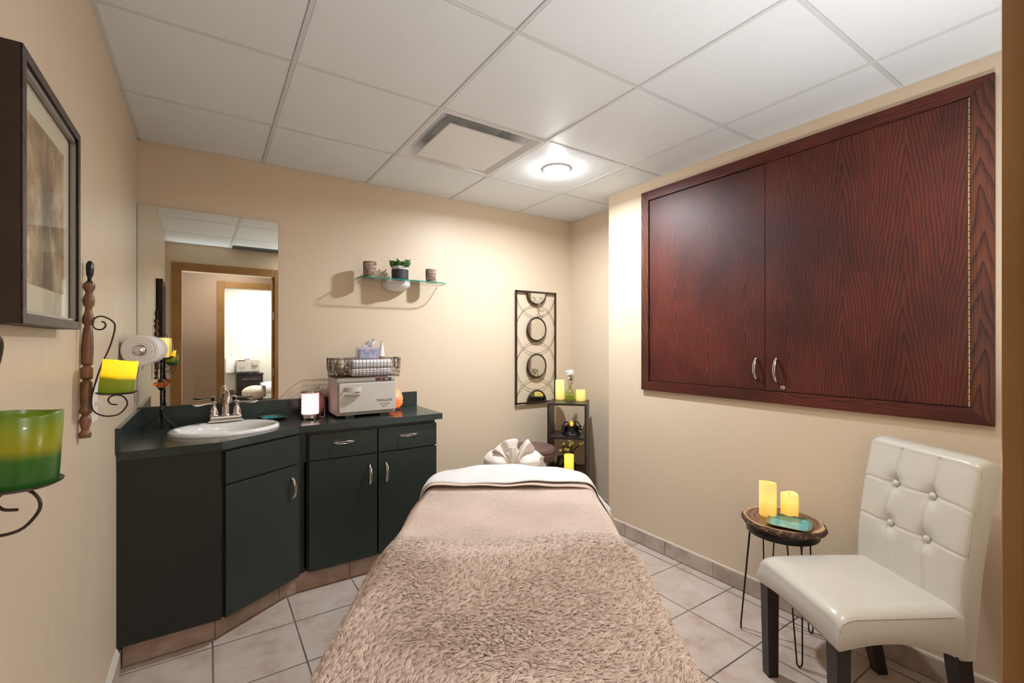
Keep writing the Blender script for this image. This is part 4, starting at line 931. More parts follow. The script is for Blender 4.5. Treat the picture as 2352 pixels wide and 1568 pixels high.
for k in range(4):
    P = catmull([(0.004, 0, 0.11), (0.026+0.004*k, 0.0, 0.135), (0.038, 0.004*k, 0.165+0.01*k), (0.028, 0, 0.185+0.006*k), (0.018, 0, 0.17)], 5); mb.tube(P, 0.0008, 4)
build('stems', mb, 'stem', fl, world=False)
def bloom(c, R, n, m, name, sq=0.8, seed=0):
    mb = MB(); r2 = random.Random(seed)
    for k in range(n):
        th = math.acos(1-2*(k+0.5)/n); a = k*2.4; d = Vector((math.sin(th)*math.cos(a), math.sin(th)*math.sin(a), math.cos(th)))
        s_ = d.orthogonal().normalized(); u_ = d.cross(s_); q = r2.uniform(0.6, 1.0); p = Vector(c)+d*R*0.55; e = Vector(c)+d*R*q; w_ = R*0.32
        mb.face([mb.v(p-s_*w_*0.3), mb.v(p+s_*w_*0.3), mb.v(e+s_*w_+u_*w_*0.3), mb.v(e+d*R*0.12), mb.v(e-s_*w_-u_*w_*0.3)])
    mb.sphere(c, R*0.6, u=12, v=8)
    return build(name, mb, m, fl, world=False)
bloom((-0.006, 0, 0.212), 0.030, 60, 'petal_white', 'bloom', seed=1); bloom((0.014, 0.004, 0.206), 0.024, 46, 'petal_white', 'bloom', seed=2)
bloom((-0.024, 0, 0.190), 0.011, 22, 'petal_cream', 'bloom', seed=3); bloom((-0.016, 0, 0.166), 0.014, 26, 'petal_cream', 'bloom', seed=4); bloom((0.010, 0, 0.178), 0.012, 24, 'petal_cream', 'bloom', seed=5)
build('dark_centre', MB().sphere((0.0, -0.012, 0.158), 0.011, u=12, v=8), 'twig', fl, world=False)
# black ceramic burner
ob = thing('ceramic_burner', 'black glazed ceramic basket holder with two loop handles and copper rim', 'candle holder', at(0.470, 3.60, 0.6215))
mb = MB(Matrix.Diagonal((1.12, 1.12, 1.05, 1))).lathe([(0.056, 0), (0.066, 0.004), (0.064, 0.012), (0.052, 0.022), (0.047, 0.05), (0.046, 0.062), (0.042, 0.066), (0.038, 0.058), (0.036, 0.03), (0.0, 0.028)], 48, wob=lambda a, k: 0.05*math.cos(5*a+1.2) if k < 4 else 0.03*math.cos(24*a)*(1 if 3 < k < 6 else 0))
for k in range(5): mb.tube([(0.049*math.cos(a), 0.049*math.sin(a), 0.026+0.008*k+0.002*math.sin(12*a+3.14*k)) for a in np.linspace(0, 6.283, 48, endpoint=False)], 0.003, 6, closed=True)
build('body', mb, 'black_ceramic', ob, world=False)
for sg in (-1, 1):
    d = RT*sg
    P = catmull([d*0.050+Vector((0, 0, 0.03)), d*0.066+Vector((0, 0, 0.05)), d*0.058+Vector((0, 0, 0.085)), d*0.040+Vector((0, 0, 0.098)), d*0.026+Vector((0, 0, 0.086)), d*0.030+Vector((0, 0, 0.062))], 6)
    build('handle', MB().tube(P, 0.0045, 8), 'black_ceramic', ob, world=False)
    build('knob_ornament', MB().sphere(d*0.070+Vector((0, 0, 0.062)), 0.010, 1.1, 1.0, 0.8, 12, 8).sphere(d*0.074+Vector((0, 0, 0.038)), 0.008, u=12, v=8), 'black_ceramic', ob, world=False)
build('rim', MB().tube([(0.060*math.cos(a)*(1+0.05*math.cos(5*a+1.2)), 0.060*math.sin(a)*(1+0.05*math.cos(5*a+1.2)), 0.004) for a in np.linspace(0, 6.283, 40, endpoint=False)], 0.0035, 6, closed=True).tube([(0.043*math.cos(a), 0.043*math.sin(a), 0.066) for a in np.linspace(0, 6.283, 40, endpoint=False)], 0.003, 6, closed=True), 'copper_rim', ob, world=False)
p = at(0.470, 3.60, 0.6215+0.0295)
tl = thing('led_tealight', 'small glowing yellow flame light inside the black ceramic holder', 'candle', p)
build('cup', MB().lathe([(0.020, 0), (0.020, 0.038), (0.0, 0.038)], 24), 'petal_white', tl, world=False)
build('flame', MB().lathe([(0.006, 0.038), (0.013, 0.046), (0.014, 0.054), (0.009, 0.066), (0.003, 0.078), (0.0, 0.082)], 20), 'wax_low', tl, world=False)
candle('pillar_candle', 'bright yellow lit candle in the lower opening of the black corner shelf', at(0.437, 3.50, 0.3515), 0.037, 0.134, 'wax_low')
tw = thing('blossom_branch', 'dark artificial branch with pale yellow blossoms behind the lower shelf candle', 'flowers', at(0.472, 3.63, 0.3515))
mb = MB().lathe([(0.03, 0), (0.04, 0.01), (0.042, 0.03), (0.02, 0.045), (0, 0.05)], 20)
br = [[(0, 0, 0.04), (0.0, 0, 0.10), (-0.02, 0, 0.15), (-0.055, 0, 0.19)], [(0.0, 0, 0.10), (0.03, 0, 0.15), (0.075, 0, 0.185), (0.095, 0, 0.200)], [(0, 0, 0.10), (0.0, 0, 0.16), (0.012, 0, 0.20)], [(-0.02, 0, 0.15), (-0.06, 0, 0.165), (-0.085, 0, 0.150)], [(0, 0, 0.07), (-0.04, 0, 0.10), (-0.09, 0, 0.135)]]
def loc2(p): v_ = RT*p[0]+FW*p[1]; return (v_.x, v_.y, p[2])
for P in br: mb.tube([loc2(q) for q in P], 0.0045, 6, rad=[0.006, 0.005, 0.004, 0.0025][:len(P)] if len(P) == 4 else [0.006, 0.004, 0.0025])
build('branch', mb, 'twig', tw, world=False)
for x, z in ((-0.088, 0.140), (-0.045, 0.150), (-0.012, 0.182), (0.006, 0.196), (-0.028, 0.145), (0.092, 0.200), (0.070, 0.190), (-0.062, 0.192)):
    mb = MB(); c = Vector(loc2((x, -0.012, z)))
    for k in range(5):
        a = k*1.2566; d = (RT*math.cos(a)+Vector((0, 0, 1))*math.sin(a)); s_ = (RT*-math.sin(a)+Vector((0, 0, 1))*math.cos(a)); o_ = c-FW*0.004
        mb.face([mb.v(c), mb.v(o_+d*0.006+s_*0.005), mb.v(o_+d*0.013+s_*0.003), mb.v(o_+d*0.013-s_*0.003), mb.v(o_+d*0.006-s_*0.005)])
    mb.sphere(c, 0.003, u=8, v=6); build('blossom', mb, 'petal_yellow', tw, world=False)
p = at(0.385, 3.60, 0.3515)
tag(build('dark_stone', MB().sphere((p[0], p[1], p[2]+0.055), 0.035, 1.0, 0.8, 1.55, 14, 10, fn=lambda d: 1+0.12*math.sin(4*d.x+5*d.z)), 'black_ceramic', origin=p, smooth=20), 'shiny black rock shape at the left inside the lower shelf opening', 'ornament')
# low stool behind the bed
so = at(0.128, 3.18, 0)
st = thing('rolling_stool', 'round brown vinyl rolling stool behind the head of the massage table', 'stool', so)
build('seat', MB(Matrix.Translation((0, 0, -0.022))).lathe([(0.15, 0.555), (0.172, 0.562), (0.180, 0.59), (0.178, 0.620), (0.165, 0.640), (0.12, 0.650), (0, 0.652)], 48), 'vinyl', st, world=False)
build('seam', MB().tube([(0.1785*math.cos(a), 0.1785*math.sin(a), 0.600) for a in np.linspace(0, 6.283, 60, endpoint=False)], 0.0015, 5, closed=True), 'twig', st, world=False)
build('gas_post', MB().tube([(0, 0, 0.08), (0, 0, 0.535)], 0.022, 16), 'chrome', st, world=False)
for k in range(5):
    a = k*1.2566+0.3; d = Vector((math.cos(a), math.sin(a), 0)); l_ = build('base_arm', MB().tube([d*0.01+Vector((0, 0, 0.09)), d*0.22+Vector((0, 0, 0.062))], 0.014, 8), 'black_iron', st, world=False)
    build('caster', MB(Matrix.Translation(d*0.22+Vector((0, 0, 0.026))) @ Matrix.Rotation(math.pi/2, 4, 'X')).lathe([(0.026, -0.012), (0.026, 0.012)], 16), 'black_iron', st, world=False)

#SECTION MASSAGE TABLE
BC = -0.012
mt = thing('massage_table', 'padded massage table under the beige plush blanket in the middle of the room', 'massage table', tuple(PT(BC, 1.48, 0)), -YAW)
build('padded_top', MB().box((-0.365, -0.95, 0.585), (0.365, 0.93, 0.665), bev=0.03, seg=4), 'vinyl', mt, world=False)
for x in (-0.30, 0.30):
    for y in (-0.80, 0.80): build('leg', MB().box((x-0.022, y-0.022, 0), (x+0.022, y+0.022, 0.585), bev=0.004), 'leg_wood', mt, world=False)
build('face_cradle_frame', MB().tube([(-0.08, 0.90, 0.60), (-0.08, 1.05, 0.60)], 0.010, 10).tube([(0.08, 0.90, 0.60), (0.08, 1.05, 0.60)], 0.010, 10).box((-0.12, 0.98, 0.595), (0.12, 1.26, 0.610), bev=0.004), 'black_iron', mt, world=False)
# covered face cradle: local x = across, y = along the bed, origin on the cradle frame
CRT = 2.60
fcv = thing('face_cradle', 'padded face rest in a gathered cream cover at the head of the massage table', 'face rest', tuple(PT(0.008, CRT, 0.611)), -YAW)
def lobe(sg):
    def fn(d):
        # pleats run out from the knot in the middle
        vx_, vz_ = d.x*sg+0.85, d.z-0.2; an = math.atan2(vz_, vx_); rr = math.hypot(vx_, vz_)
        pl = 0.035*math.sin(an*11+1.3*math.sin(rr*3))*max(0, 1.6-rr)+0.012*math.sin(an*23)
        return 1+pl*(0.6 if d.y < 0.3 else 0.2)
    return MB().sphere((sg*0.078, 0.0, 0.058), 0.092, 1.0, 1.25, 0.70, 56, 34, fn=fn)
mb = lobe(-1); m2 = lobe(1)
me_ = bpy.data.meshes.new('t'); m2.bm.to_mesh(me_); mb.bm.from_mesh(me_); m2.bm.free()
mb.sphere((0, 0.03, 0.05), 0.075, 1.0, 1.2, 0.7, 28, 18)
build('cover', mb, 'satin', fcv, world=False, smooth=60)
def fan(a0, a1, L, lean, n, seed, amp=0.012, k0=(0.0, -0.10, 0.062)):
    r2 = random.Random(seed); ph = r2.uniform(0, 6)
    def f_(u, v):
        a = math.radians(a0+(a1-a0)*u); Lr = L*(1+0.10*math.sin(u*9+ph)); rr = 0.012+Lr*v; pl = amp*math.sin(u*2*math.pi*n+ph)*(0.25+v)
        dy = lean*(v**1.4)+pl
        return (k0[0]+rr*math.cos(a), k0[1]+dy+0.02*v, k0[2]+rr*math.sin(a)+pl*0.5*v)
    return f_
mb = MB()
def sail(pts, pleat, n, ph, amp):
    """cloth flared from the knot to a free rim given as (x, z) points; pleats fade towards the rim"""
    Pc = catmull([(x, y, z) for x, y, z in pts], 8); k0 = Vector((0.0, -0.105, 0.030))
    def f_(u, v):
        q = u*(len(Pc)-1); i0 = min(int(q), len(Pc)-2); e = Pc[i0].lerp(Pc[i0+1], q-i0); p = k0.lerp(e, v)
        return p+Vector((0.3*amp*math.sin(u*n*6.283+ph)*v, amp*math.sin(u*n*6.283+ph)*(0.35+0.65*v)*(1.0-0.3*v), 0.022*math.sin(v*math.pi)))
    return f_
for pts, n, ph, amp in (([(-0.130, -0.02, 0.112), (-0.112, -0.05, 0.128), (-0.098, -0.06, 0.146), (-0.070, -0.06, 0.172), (-0.030, -0.055, 0.190), (0.012, -0.05, 0.192), (0.026, -0.06, 0.176)], 2.6, 0.4, 0.012),
                        ([(0.022, -0.07, 0.120), (0.040, -0.06, 0.150), (0.062, -0.055, 0.178), (0.078, -0.05, 0.190), (0.096, -0.05, 0.178), (0.112, -0.04, 0.155), (0.118, -0.03, 0.128), (0.110, -0.02, 0.105)], 2.4, 1.9, 0.012),
                        ([(-0.040, -0.09, 0.120), (-0.020, -0.09, 0.150), (0.010, -0.085, 0.158), (0.030, -0.09, 0.130)], 1.6, 0.0, 0.008)):
    mb.grid(sail(pts, 0, n, ph, amp), 44, 14)
o = build('gathered_hem', mb, 'satin', fcv, world=False, smooth=80, normals=False); md = o.modifiers.new('thick', 'SOLIDIFY'); md.thickness = 0.0022
mb = MB(); mb.grid(lambda u, v: (0.150+0.024*v+0.006*math.sin(6*u), -0.04-0.05*(1-v)*0.3+0.01*math.sin(5*u), 0.015+0.078*u+0.008*math.sin(3*v)), 14, 8)
o = build('side_flap', mb, 'satin', fcv, world=False, normals=False); md = o.modifiers.new('thick', 'SOLIDIFY'); md.thickness = 0.002
# cloth drape in bed coordinates: a = distance across measured on the cloth, t = along the bed
def drape(a, t, z0, w, drop_x, drop_wave, ph, r=0.045, flare=0.0, lift=0.0):
    s = 1 if a >= 0 else -1; q = abs(a); arc_ = r*math.pi/2
    if q <= w-r: x, z = q, z0
    elif q <= w-r+arc_:
        th = (q-(w-r))/r; x = w-r+r*math.sin(th); z = z0-r*(1-math.cos(th))
    else:
        d = q-(w-r+arc_); k = min(1, d/0.10)
        x = w+flare*d+drop_wave*math.sin(t*drop_x+ph)*k*k; z = z0-r-d*(1-0.35*flare)
    return s*x, z
def bl_z(t): return 0.692+0.030*math.exp(-((t-1.30)/0.17)**2)-0.006*math.exp(-((t-1.65)/0.12)**2)+0.004*math.sin(t*5.3)
BW = 0.388
def blanket(a, t):
    a = float(a); t = float(t)
    side = 1 if a > 0 else -1
    fl_ = (0.10+0.30*max(0.0, min(1.0, (1.55-t)/0.5))) if side > 0 else 0.06+0.05*math.sin(t*4)
    x, z = drape(a, t, bl_z(t)+0.004*math.sin(a*9+t*3)+0.003*math.sin(t*17+a*11), BW+0.004*math.sin(t*8), 8.5 if side > 0 else 7.0, 0.022, 0.6 if side > 0 else 2.0, flare=fl_)
    return BC+x, t, z
T0, T1 = 0.42, 2.10; A_ = BW+0.36
def bcurve(u, v):
    t = T0+(T1-T0)*v; amax = A_-0.02*math.sin(t*6)
    l, tt, z = blanket((u-0.5)*2*amax, t); return PT(l, tt, z)
mb = MB(); NU, NV = 150, 130
mb.grid(bcurve, NU, NV)
mb.grid(lambda u, v: bcurve(u, v)-Vector((0, 0, 0.0)), 2, 2) if False else None
bmesh.ops.recalc_face_normals(mb.bm, faces=mb.bm.faces)
me = bpy.data.meshes.new('b'); mb.bm.to_mesh(me); mb.bm.free()
V0 = np.empty(len(me.vertices)*3); me.vertices.foreach_get('co', V0); V0 = V0.reshape(-1, 3)
F0 = [list(p.vertices) for p in me.polygons]; bpy.data.meshes.remove(me)
# pile strands
def vnoise(x, y, s, seed):
    x = x*s; y = y*s; xi = np.floor(x).astype(int); yi = np.floor(y).astype(int); fx = x-xi; fy = y-yi; fx = fx*fx*(3-2*fx); fy = fy*fy*(3-2*fy)
    def h(i, j): q = np.sin(i*127.1+j*311.7+seed*74.7)*43758.5453; return q-np.floor(q)
    return (h(xi, yi)*(1-fx)+h(xi+1, yi)*fx)*(1-fy)+(h(xi, yi+1)*(1-fx)+h(xi+1, yi+1)*fx)*fy
def surf_arr(A, T):
    s = np.where(A >= 0, 1.0, -1.0); q = np.abs(A); r = 0.045; w_ = BW+0.004*np.sin(T*8); z0 = 0.692+0.030*np.exp(-((T-1.30)/0.17)**2)-0.006*np.exp(-((T-1.65)/0.12)**2)+0.004*np.sin(T*5.3)+0.004*np.sin(A*9+T*3)+0.003*np.sin(T*17+A*11)
    fl_ = np.where(A > 0, 0.10+0.30*np.clip((1.55-T)/0.5, 0, 1), 0.06+0.05*np.sin(T*4)); dx_ = np.where(A > 0, 8.5, 7.0); ph = np.where(A > 0, 0.6, 2.0)
    th = np.clip((q-(w_-r))/r, 0, math.pi/2); d = np.maximum(0, q-(w_-r+r*math.pi/2)); k = np.minimum(1, d/0.10)
    x = np.where(q <= w_-r, q, w_-r+r*np.sin(th)+fl_*d+0.022*np.sin(T*dx_+ph)*k*k); z = z0-np.where(q <= w_-r, 0, r*(1-np.cos(th)))-d*(1-0.35*fl_)
    return np.stack([BC+s*x, T, z], 1)
def strands(n, tlo, thi):
    # density grows towards the camera
    u = rng.random(n); T = tlo+(thi-tlo)*u; A = (rng.random(n)*2-1)*(A_-0.02*np.sin(T*6))
    P = surf_arr(A, T); e = 1e-3; dA = (surf_arr(A+e, T)-P); dT = (surf_arr(A, T+e)-P)
    Nn = np.cross(dA, dT); Nn /= np.linalg.norm(Nn, axis=1)[:, None]+1e-12
    dA /= np.linalg.norm(dA, axis=1)[:, None]+1e-12; dT /= np.linalg.norm(dT, axis=1)[:, None]+1e-12
    flow = vnoise(A+5, T, 3.0, 1)*3.4+vnoise(A+5, T, 9.0, 2)*1.6-1.6            # brushing direction
    near = np.clip((1.54+0.05*np.sin(A*8)-T)/0.24, 0, 1)
    # tufts: strands share the lean of their tuft
    ts = 105.0; wa = vnoise(A, T, 40, 8)*1.5; wt = vnoise(A, T, 40, 9)*1.5; ti = np.floor(A*ts+wa); tj = np.floor(T*ts*0.8+wt); Pc = surf_arr((ti+0.5-wa)/ts, (tj+0.5-wt)/(ts*0.8))-P; Pc *= near[:, None]
    hsh = np.sin(ti*12.9898+tj*78.233)*43758.5453; hsh -= np.floor(hsh); hs2 = np.sin(ti*39.3+tj*11.13)*24634.63; hs2 -= np.floor(hs2)
    ang = flow*(0.35+0.65*near)+(1-near)*0.9+((hsh-0.5)*1.5+rng.normal(0, 0.13, n))*(0.10+0.90*near)
    lean = 0.75+0.55*vnoise(A, T, 6, 3)+(hs2-0.5)*0.5*near
    lean = lean*near+(1-near)*(3.2+1.2*vnoise(A, T, 7, 12))
    D = Nn+(np.cos(ang)[:, None]*dA+np.sin(ang)[:, None]*dT)*lean[:, None]; D /= np.linalg.norm(D, axis=1)[:, None]
    L = (0.0100+0.0055*(hs2*near+0.5*(1-near))+rng.normal(0, 0.0012, n))*(0.6+0.4*near)
    S = np.cross(D, Nn+rng.normal(0, 0.6, (n, 3))*(0.06+0.94*near)[:, None]); S /= np.linalg.norm(S, axis=1)[:, None]+1e-9
    Wd = ((0.00060+0.00035*rng.random(n))*(1.0+0.9*(1-near)))[:, None]; Lc = L[:, None]
    bend = (np.cos(ang+0.9)[:, None]*dA+np.sin(ang+0.9)[:, None]*dT)*(0.35*Lc)-Nn*0.15*Lc
    c0 = P-Nn*0.001; c1 = P+(0.55*Nn+0.45*D)*Lc*0.42; c2 = P+D*Lc*0.78+bend*0.45+Pc*0.32; c3 = P+D*Lc*1.05+bend+Pc*0.62
    vs = np.stack([c0-S*Wd, c0+S*Wd, c1-S*Wd*0.95, c1+S*Wd*0.95, c2-S*Wd*0.7, c2+S*Wd*0.7, c3], 1)
    tint = (0.86+0.22*hs2+rng.normal(0, 0.05, n))*near+(1-near)*(0.99+rng.normal(0, 0.02, n))+0.10*(vnoise(A+3, T, 5, 6)-0.5)+0.14*(1-near)*(vnoise(A+9, T*1.8, 4, 16)-0.5)
    return vs.reshape(-1, 3), tint
sets = [strands(130000, 0.66, 1.15), strands(85000, 1.15, 1.55), strands(90000, 1.55, 2.09), strands(8000, 0.42, 0.66)]
SV = np.concatenate([s_[0] for s_ in sets]); tint = np.concatenate([s_[1] for s_ in sets]); n = len(tint)
R3 = np.array([list(RT), list(FW), [0, 0, 1]]); SV = SV @ R3
base = np.arange(n)*7+len(V0)
q1 = np.stack([base, base+1, base+3, base+2], 1); q2 = np.stack([base+2, base+3, base+5, base+4], 1); t3 = np.stack([base+4, base+5, base+6], 1)
allv = np.concatenate([V0, SV]); nb = len(F0)
loops = np.concatenate([np.array(F0).ravel(), np.concatenate([q1, q2, t3], 1).ravel()])
ls = np.concatenate([np.arange(nb)*4, (nb*4+(np.arange(n)*11)[:, None]+np.array([0, 4, 8])[None]).ravel()])
lt = np.concatenate([np.full(nb, 4), np.tile([4, 4, 3], n)])
me = bpy.data.meshes.new('plush_blanket'); me.vertices.add(len(allv)); me.vertices.foreach_set('co', allv.ravel()); me.loops.add(len(loops)); me.loops.foreach_set('vertex_index', loops.astype(np.int32))
me.polygons.add(len(ls)); me.polygons.foreach_set('loop_start', ls.astype(np.int32)); me.polygons.foreach_set('loop_total', lt.astype(np.int32))
mi_ = np.concatenate([np.zeros(nb), np.ones(3*n)]).astype(np.int32); me.polygons.foreach_set('material_index', mi_); me.polygons.foreach_set('use_smooth', np.ones(len(ls), bool))
at_ = me.attributes.new('tint', 'FLOAT', 'POINT'); at_.data.foreach_set('value', np.concatenate([np.ones(len(V0)), np.repeat(tint, 7)]).astype(np.float32))
me.update(calc_edges=True)
nn_, ll_ = nt(M['fur']); b_ = nn_['Principled BSDF']; an_ = nn_.new('ShaderNodeAttribute'); an_.attribute_name = 'tint'
mx_ = nn_.new('ShaderNodeMix'); mx_.data_type = 'RGBA'; mx_.blend_type = 'MULTIPLY'; mx_.inputs[0].default_value = 1; mx_.inputs[6].default_value = (0.74, 0.59, 0.505, 1)
cb_ = nn_.new('ShaderNodeCombineColor'); [ll_.new(an_.outputs['Fac'], cb_.inputs[i]) for i in range(3)]; ll_.new(cb_.outputs[0], mx_.inputs[7]); ll_.new(mx_.outputs[2], b_.inputs['Base Color'])
bl = link('plush_blanket', me, ['fur_base', 'fur'])
tag(bl, 'long-pile beige plush blanket spread over the massage table', 'blanket')
# white sheet folded over at the head end
def sheet(dz, t0, t1, dropR, dropL, ph, w0=BW+0.008, fR=0.55, fL=0.30):
    def f_(u, v):
        a = (u-0.5)*2; t = t0+(t1-t0)*v
        k = max(0.0, min(1.0, (t-2.20)/(t1-2.20))); w = w0-0.22*(1-math.sqrt(max(0.0, 1-k*k)))      # rounded far corners
        drop = (dropR if a > 0 else dropL)*(1-0.35*k)
        amax = w+drop; aa = a*amax; side = max(0.0, (abs(aa)-w+0.02)/drop)
        tt = t-(1-v)*(0.060 if a > 0 else 0.03)*min(1.0, side)**1.4*(1.0-0.5*max(0.0, side-0.8))
        x, z = drape(aa, tt, 0.704+dz+0.003*math.sin(aa*14+t*9)+0.0025*math.sin(aa*31-t*13), w, 30.0, 0.011, ph, r=0.055, flare=fR if a > 0 else fL)
        e = max(0.0, (t-2.30)/(t1-2.30)); z -= 0.060*e**2.6+0.030*max(0.0, min(1.0, (t-2.15)/0.2))*(min(abs(aa), w)/w)**2
        z += 0.005*math.exp(-((t-t0)/0.02)**2)*math.sin(aa*6+ph)+0.004*math.exp(-((t-t0-0.03)/0.03)**2)
        return PT(BC+x, tt, z)
    return f_
bs = thing('bed_sheet', 'white sheet turned down over the head end of the plush blanket', 'bed sheet', tuple(PT(BC, 2.2, 0.69)))
mb = MB(); mb.grid(sheet(0.008, 2.045, 2.475, 0.15, 0.10, 0.5), 110, 36)
o = build('top_layer', mb, 'sheet', bs, smooth=80, normals=False); md = o.modifiers.new('thick', 'SOLIDIFY'); md.thickness = 0.004; md.offset = 0
mb = MB(); mb.grid(sheet(-0.001, 2.020, 2.42, 0.155, 0.115, 2.1, w0=BW+0.002), 110, 30)
o = build('under_layer', mb, 'sheet_back', bs, smooth=80, normals=False); md = o.modifiers.new('thick', 'SOLIDIFY'); md.thickness = 0.003; md.offset = 0
o['label'] = 'tan underside layer of the sheet'

#SECTION WOOD CABINET
k_ = 0.9925
wc_ = thing('wall_cabinet', 'large dark mahogany-stained oak cabinet set into the right wall', 'cabinet', (XR, 1.23, 1.03))
yo0, yo1, zo0, zo1 = 0.408, 2.038, 1.033, 2.328; yi0, yi1, zi0, zi1 = 0.472, 1.981, 1.093, 2.268
XF = XR-0.020; XD = XR-0.012
def rail(name, pts, m): build(name, MB().prism(pts, XF, XR+0.0, bev=0.0015, axis=0), m, wc_)
rail('top_rail', [(yo0, zo1), (yo1, zo1), (yi1, zi1), (yi0, zi1)], 'oak_rail'); rail('bottom_rail', [(yo0, zo0), (yi0, zi0), (yi1, zi0), (yo1, zo0)], 'oak_rail')
rail('stile', [(yo0, zo0), (yo0, zo1), (yi0, zi1), (yi0, zi0)], 'oak_stile'); rail('stile', [(yo1, zo0), (yi1, zi0), (yi1, zi1), (yo1, zo1)], 'oak_stile')
build('back_panel', MB().box((XR-0.004, yi0, zi0), (XR-0.001, yi1, zi1)), 'dark_wood', wc_)
dB = build('door', MB().box((XD-0.001, 1.236, zi0+0.004), (XR-0.004, yi1-0.004, zi1-0.004), bev=0.001), 'oak_door', wc_)
dA = build('door', MB().box((XD-0.004, yi0+0.005, zi0+0.004), (XR-0.004, 1.232, zi1-0.002), bev=0.001), 'oak_door', wc_)
handle('handle', dB, (XD-0.001, 1.279, 1.207), (0, 0, 1), (-1, 0, 0), L=0.108); handle('handle', dA, (XD-0.004, 1.176, 1.203), (0, 0, 1), (-1, 0, 0), L=0.118)
build('lock', MB(Matrix.Translation((XD-0.004, 1.144, 1.117)) @ Matrix.Rotation(-math.pi/2, 4, 'Y')).lathe([(0.011, 0), (0.011, 0.003), (0.008, 0.004), (0.007, 0.003), (0, 0.0035)], 20), 'bright_nickel', dA)
def piano(y, m):
    mb = MB(); z = zi0+0.006
    while z < zi1-0.006: mb.tube([(XF-0.001, y, z), (XF-0.001, y, min(z+0.022, zi1-0.006))], 0.003, 8); z += 0.0245
    build('piano_hinge', mb, m, wc_)
M['brass'] = mat('old_brass', (0.45, 0.33, 0.18), 0.35, 1.0)
piano(yi0+0.002, 'brass'); piano(yi1-0.002, 'copper')

#SECTION CHAIR
CRZ = math.atan2(-0.856, -0.517)
ch = thing('dining_chair', 'cream leather parsons chair with button-tufted back and dark wooden legs', 'chair', (1.768, 0.808, 0), CRZ)
def seatf(u, v, top):
    """superellipse-ish seat block"""
mb = MB(); NX, NY = 26, 26
W2, D2, Z1, Zb = 0.215, 0.415, 0.480, 0.352
def seat_top(x, y): 
    ex = min(1, (W2-abs(x))/0.05); ey = min(1, y/0.06)
    return Z1-0.030*(1-math.sqrt(max(0, 1-(1-ex)**2)))-0.034*(1-math.sqrt(max(0, 1-(1-ey)**2)))+0.010*math.cos(x/W2*1.5)*math.sin(min(1, y/0.4)*3.1)
def pinch(y): return 0.004*math.sin(y*9)
rows = []
for i in range(NX+1):
    x = -W2+2*W2*(0.5-0.5*math.cos(math.pi*i/NX)); row = []
    for j in range(NY+1):
        y = D2*(1-math.cos(math.pi*0.5*j/NY)); row.append(mb.v((x, y, seat_top(x, y))))
    rows.append(row)
for i in range(NX):
    for j in range(NY): mb.face([rows[i][j], rows[i+1][j], rows[i+1][j+1], rows[i][j+1]])
def bot(x, y): 
    q = min(1, max(0, y/D2)); a = 0.030*math.sin(math.pi*q)+0.018*math.cos(x/W2*math.pi/2)+0.012*(1-q)-0.026*q*q; return Zb+a
rim = [rows[i][0] for i in range(NX+1)]+[rows[NX][j] for j in range(1, NY+1)]+[rows[i][NY] for i in range(NX-1, -1, -1)]+[rows[0][j] for j in range(NY-1, 0, -1)]
Mi = mb.M.inverted(); prev = rim
for zf in (0.25, 0.5, 0.8, 1.0):
    cur = []
    for r_v in rim:
        x, y, z = r_v.co; zz = z+(bot(x, y)-z)*zf; o_ = 0.006*math.sin(zf*math.pi); cur.append(mb.v((x+math.copysign(o_, x)*(abs(x) > W2*0.98), y-o_*(y < 0.005), zz)))
    for i in range(len(rim)): mb.face([prev[i], prev[(i+1) % len(rim)], cur[(i+1) % len(rim)], cur[i]])
    prev = cur
mb.face(prev)
se = build('seat', mb, 'leather', ch, world=False, smooth=50)
for sx in (-1, 1):
    P = [(sx*(W2-0.0015), y, seat_top(sx*(W2-0.004), y)+0.0005) for y in np.linspace(0.01, D2-0.03, 24)]+[] 
    build('seam', MB().tube([(sx*(W2+0.001), 0.001, Zb+0.03), (sx*(W2+0.001), 0.001, 0.40), (sx*(W2+0.0005), 0.006, 0.435)]+P, 0.0016, 6), 'thread', se, world=False)
# backrest: centre line profile (y, z) and thickness
def bprof(v):  # v 0..1 from bottom to top on the front face
    z = 0.36+0.575*v-0.040*max(0, 0.1-v)*10; y = 0.402+0.02*v+0.085*max(0, v-0.35)**1.6
    return y, z
BWX = 0.212
bt_cols, bt_rows = (-0.073, 0.073), (0.652, 0.802)
def dim(x, z):
    d = 0
    for cx_ in bt_cols:
        for cz_ in bt_rows: r2 = (x-cx_)**2+(z-cz_)**2; d += 0.018*math.exp(-r2/0.0009)
        d += 0.005*math.exp(-((x-cx_-0.012*math.sin((z-0.36)*14))/0.006)**2)
    for cz_ in bt_rows: d += 0.0032*math.exp(-((z-cz_-0.002*math.sin(x*20))/0.004)**2)
    ex = max(0, (abs(x)-(BWX-0.03))/0.03); d += 0.012*(1-math.sqrt(max(0, 1-ex*ex)))
    return d
mb = MB()
def bk(u, v):
    x, y, z = bk0(u, v); ex = max(0, (abs(x)-(BWX-0.05))/0.05)
    if z > 0.60: z -= 0.022*(1-math.sqrt(max(0, 1-ex*ex)))*min(1, (z-0.60)/0.30)
    return x, y, z
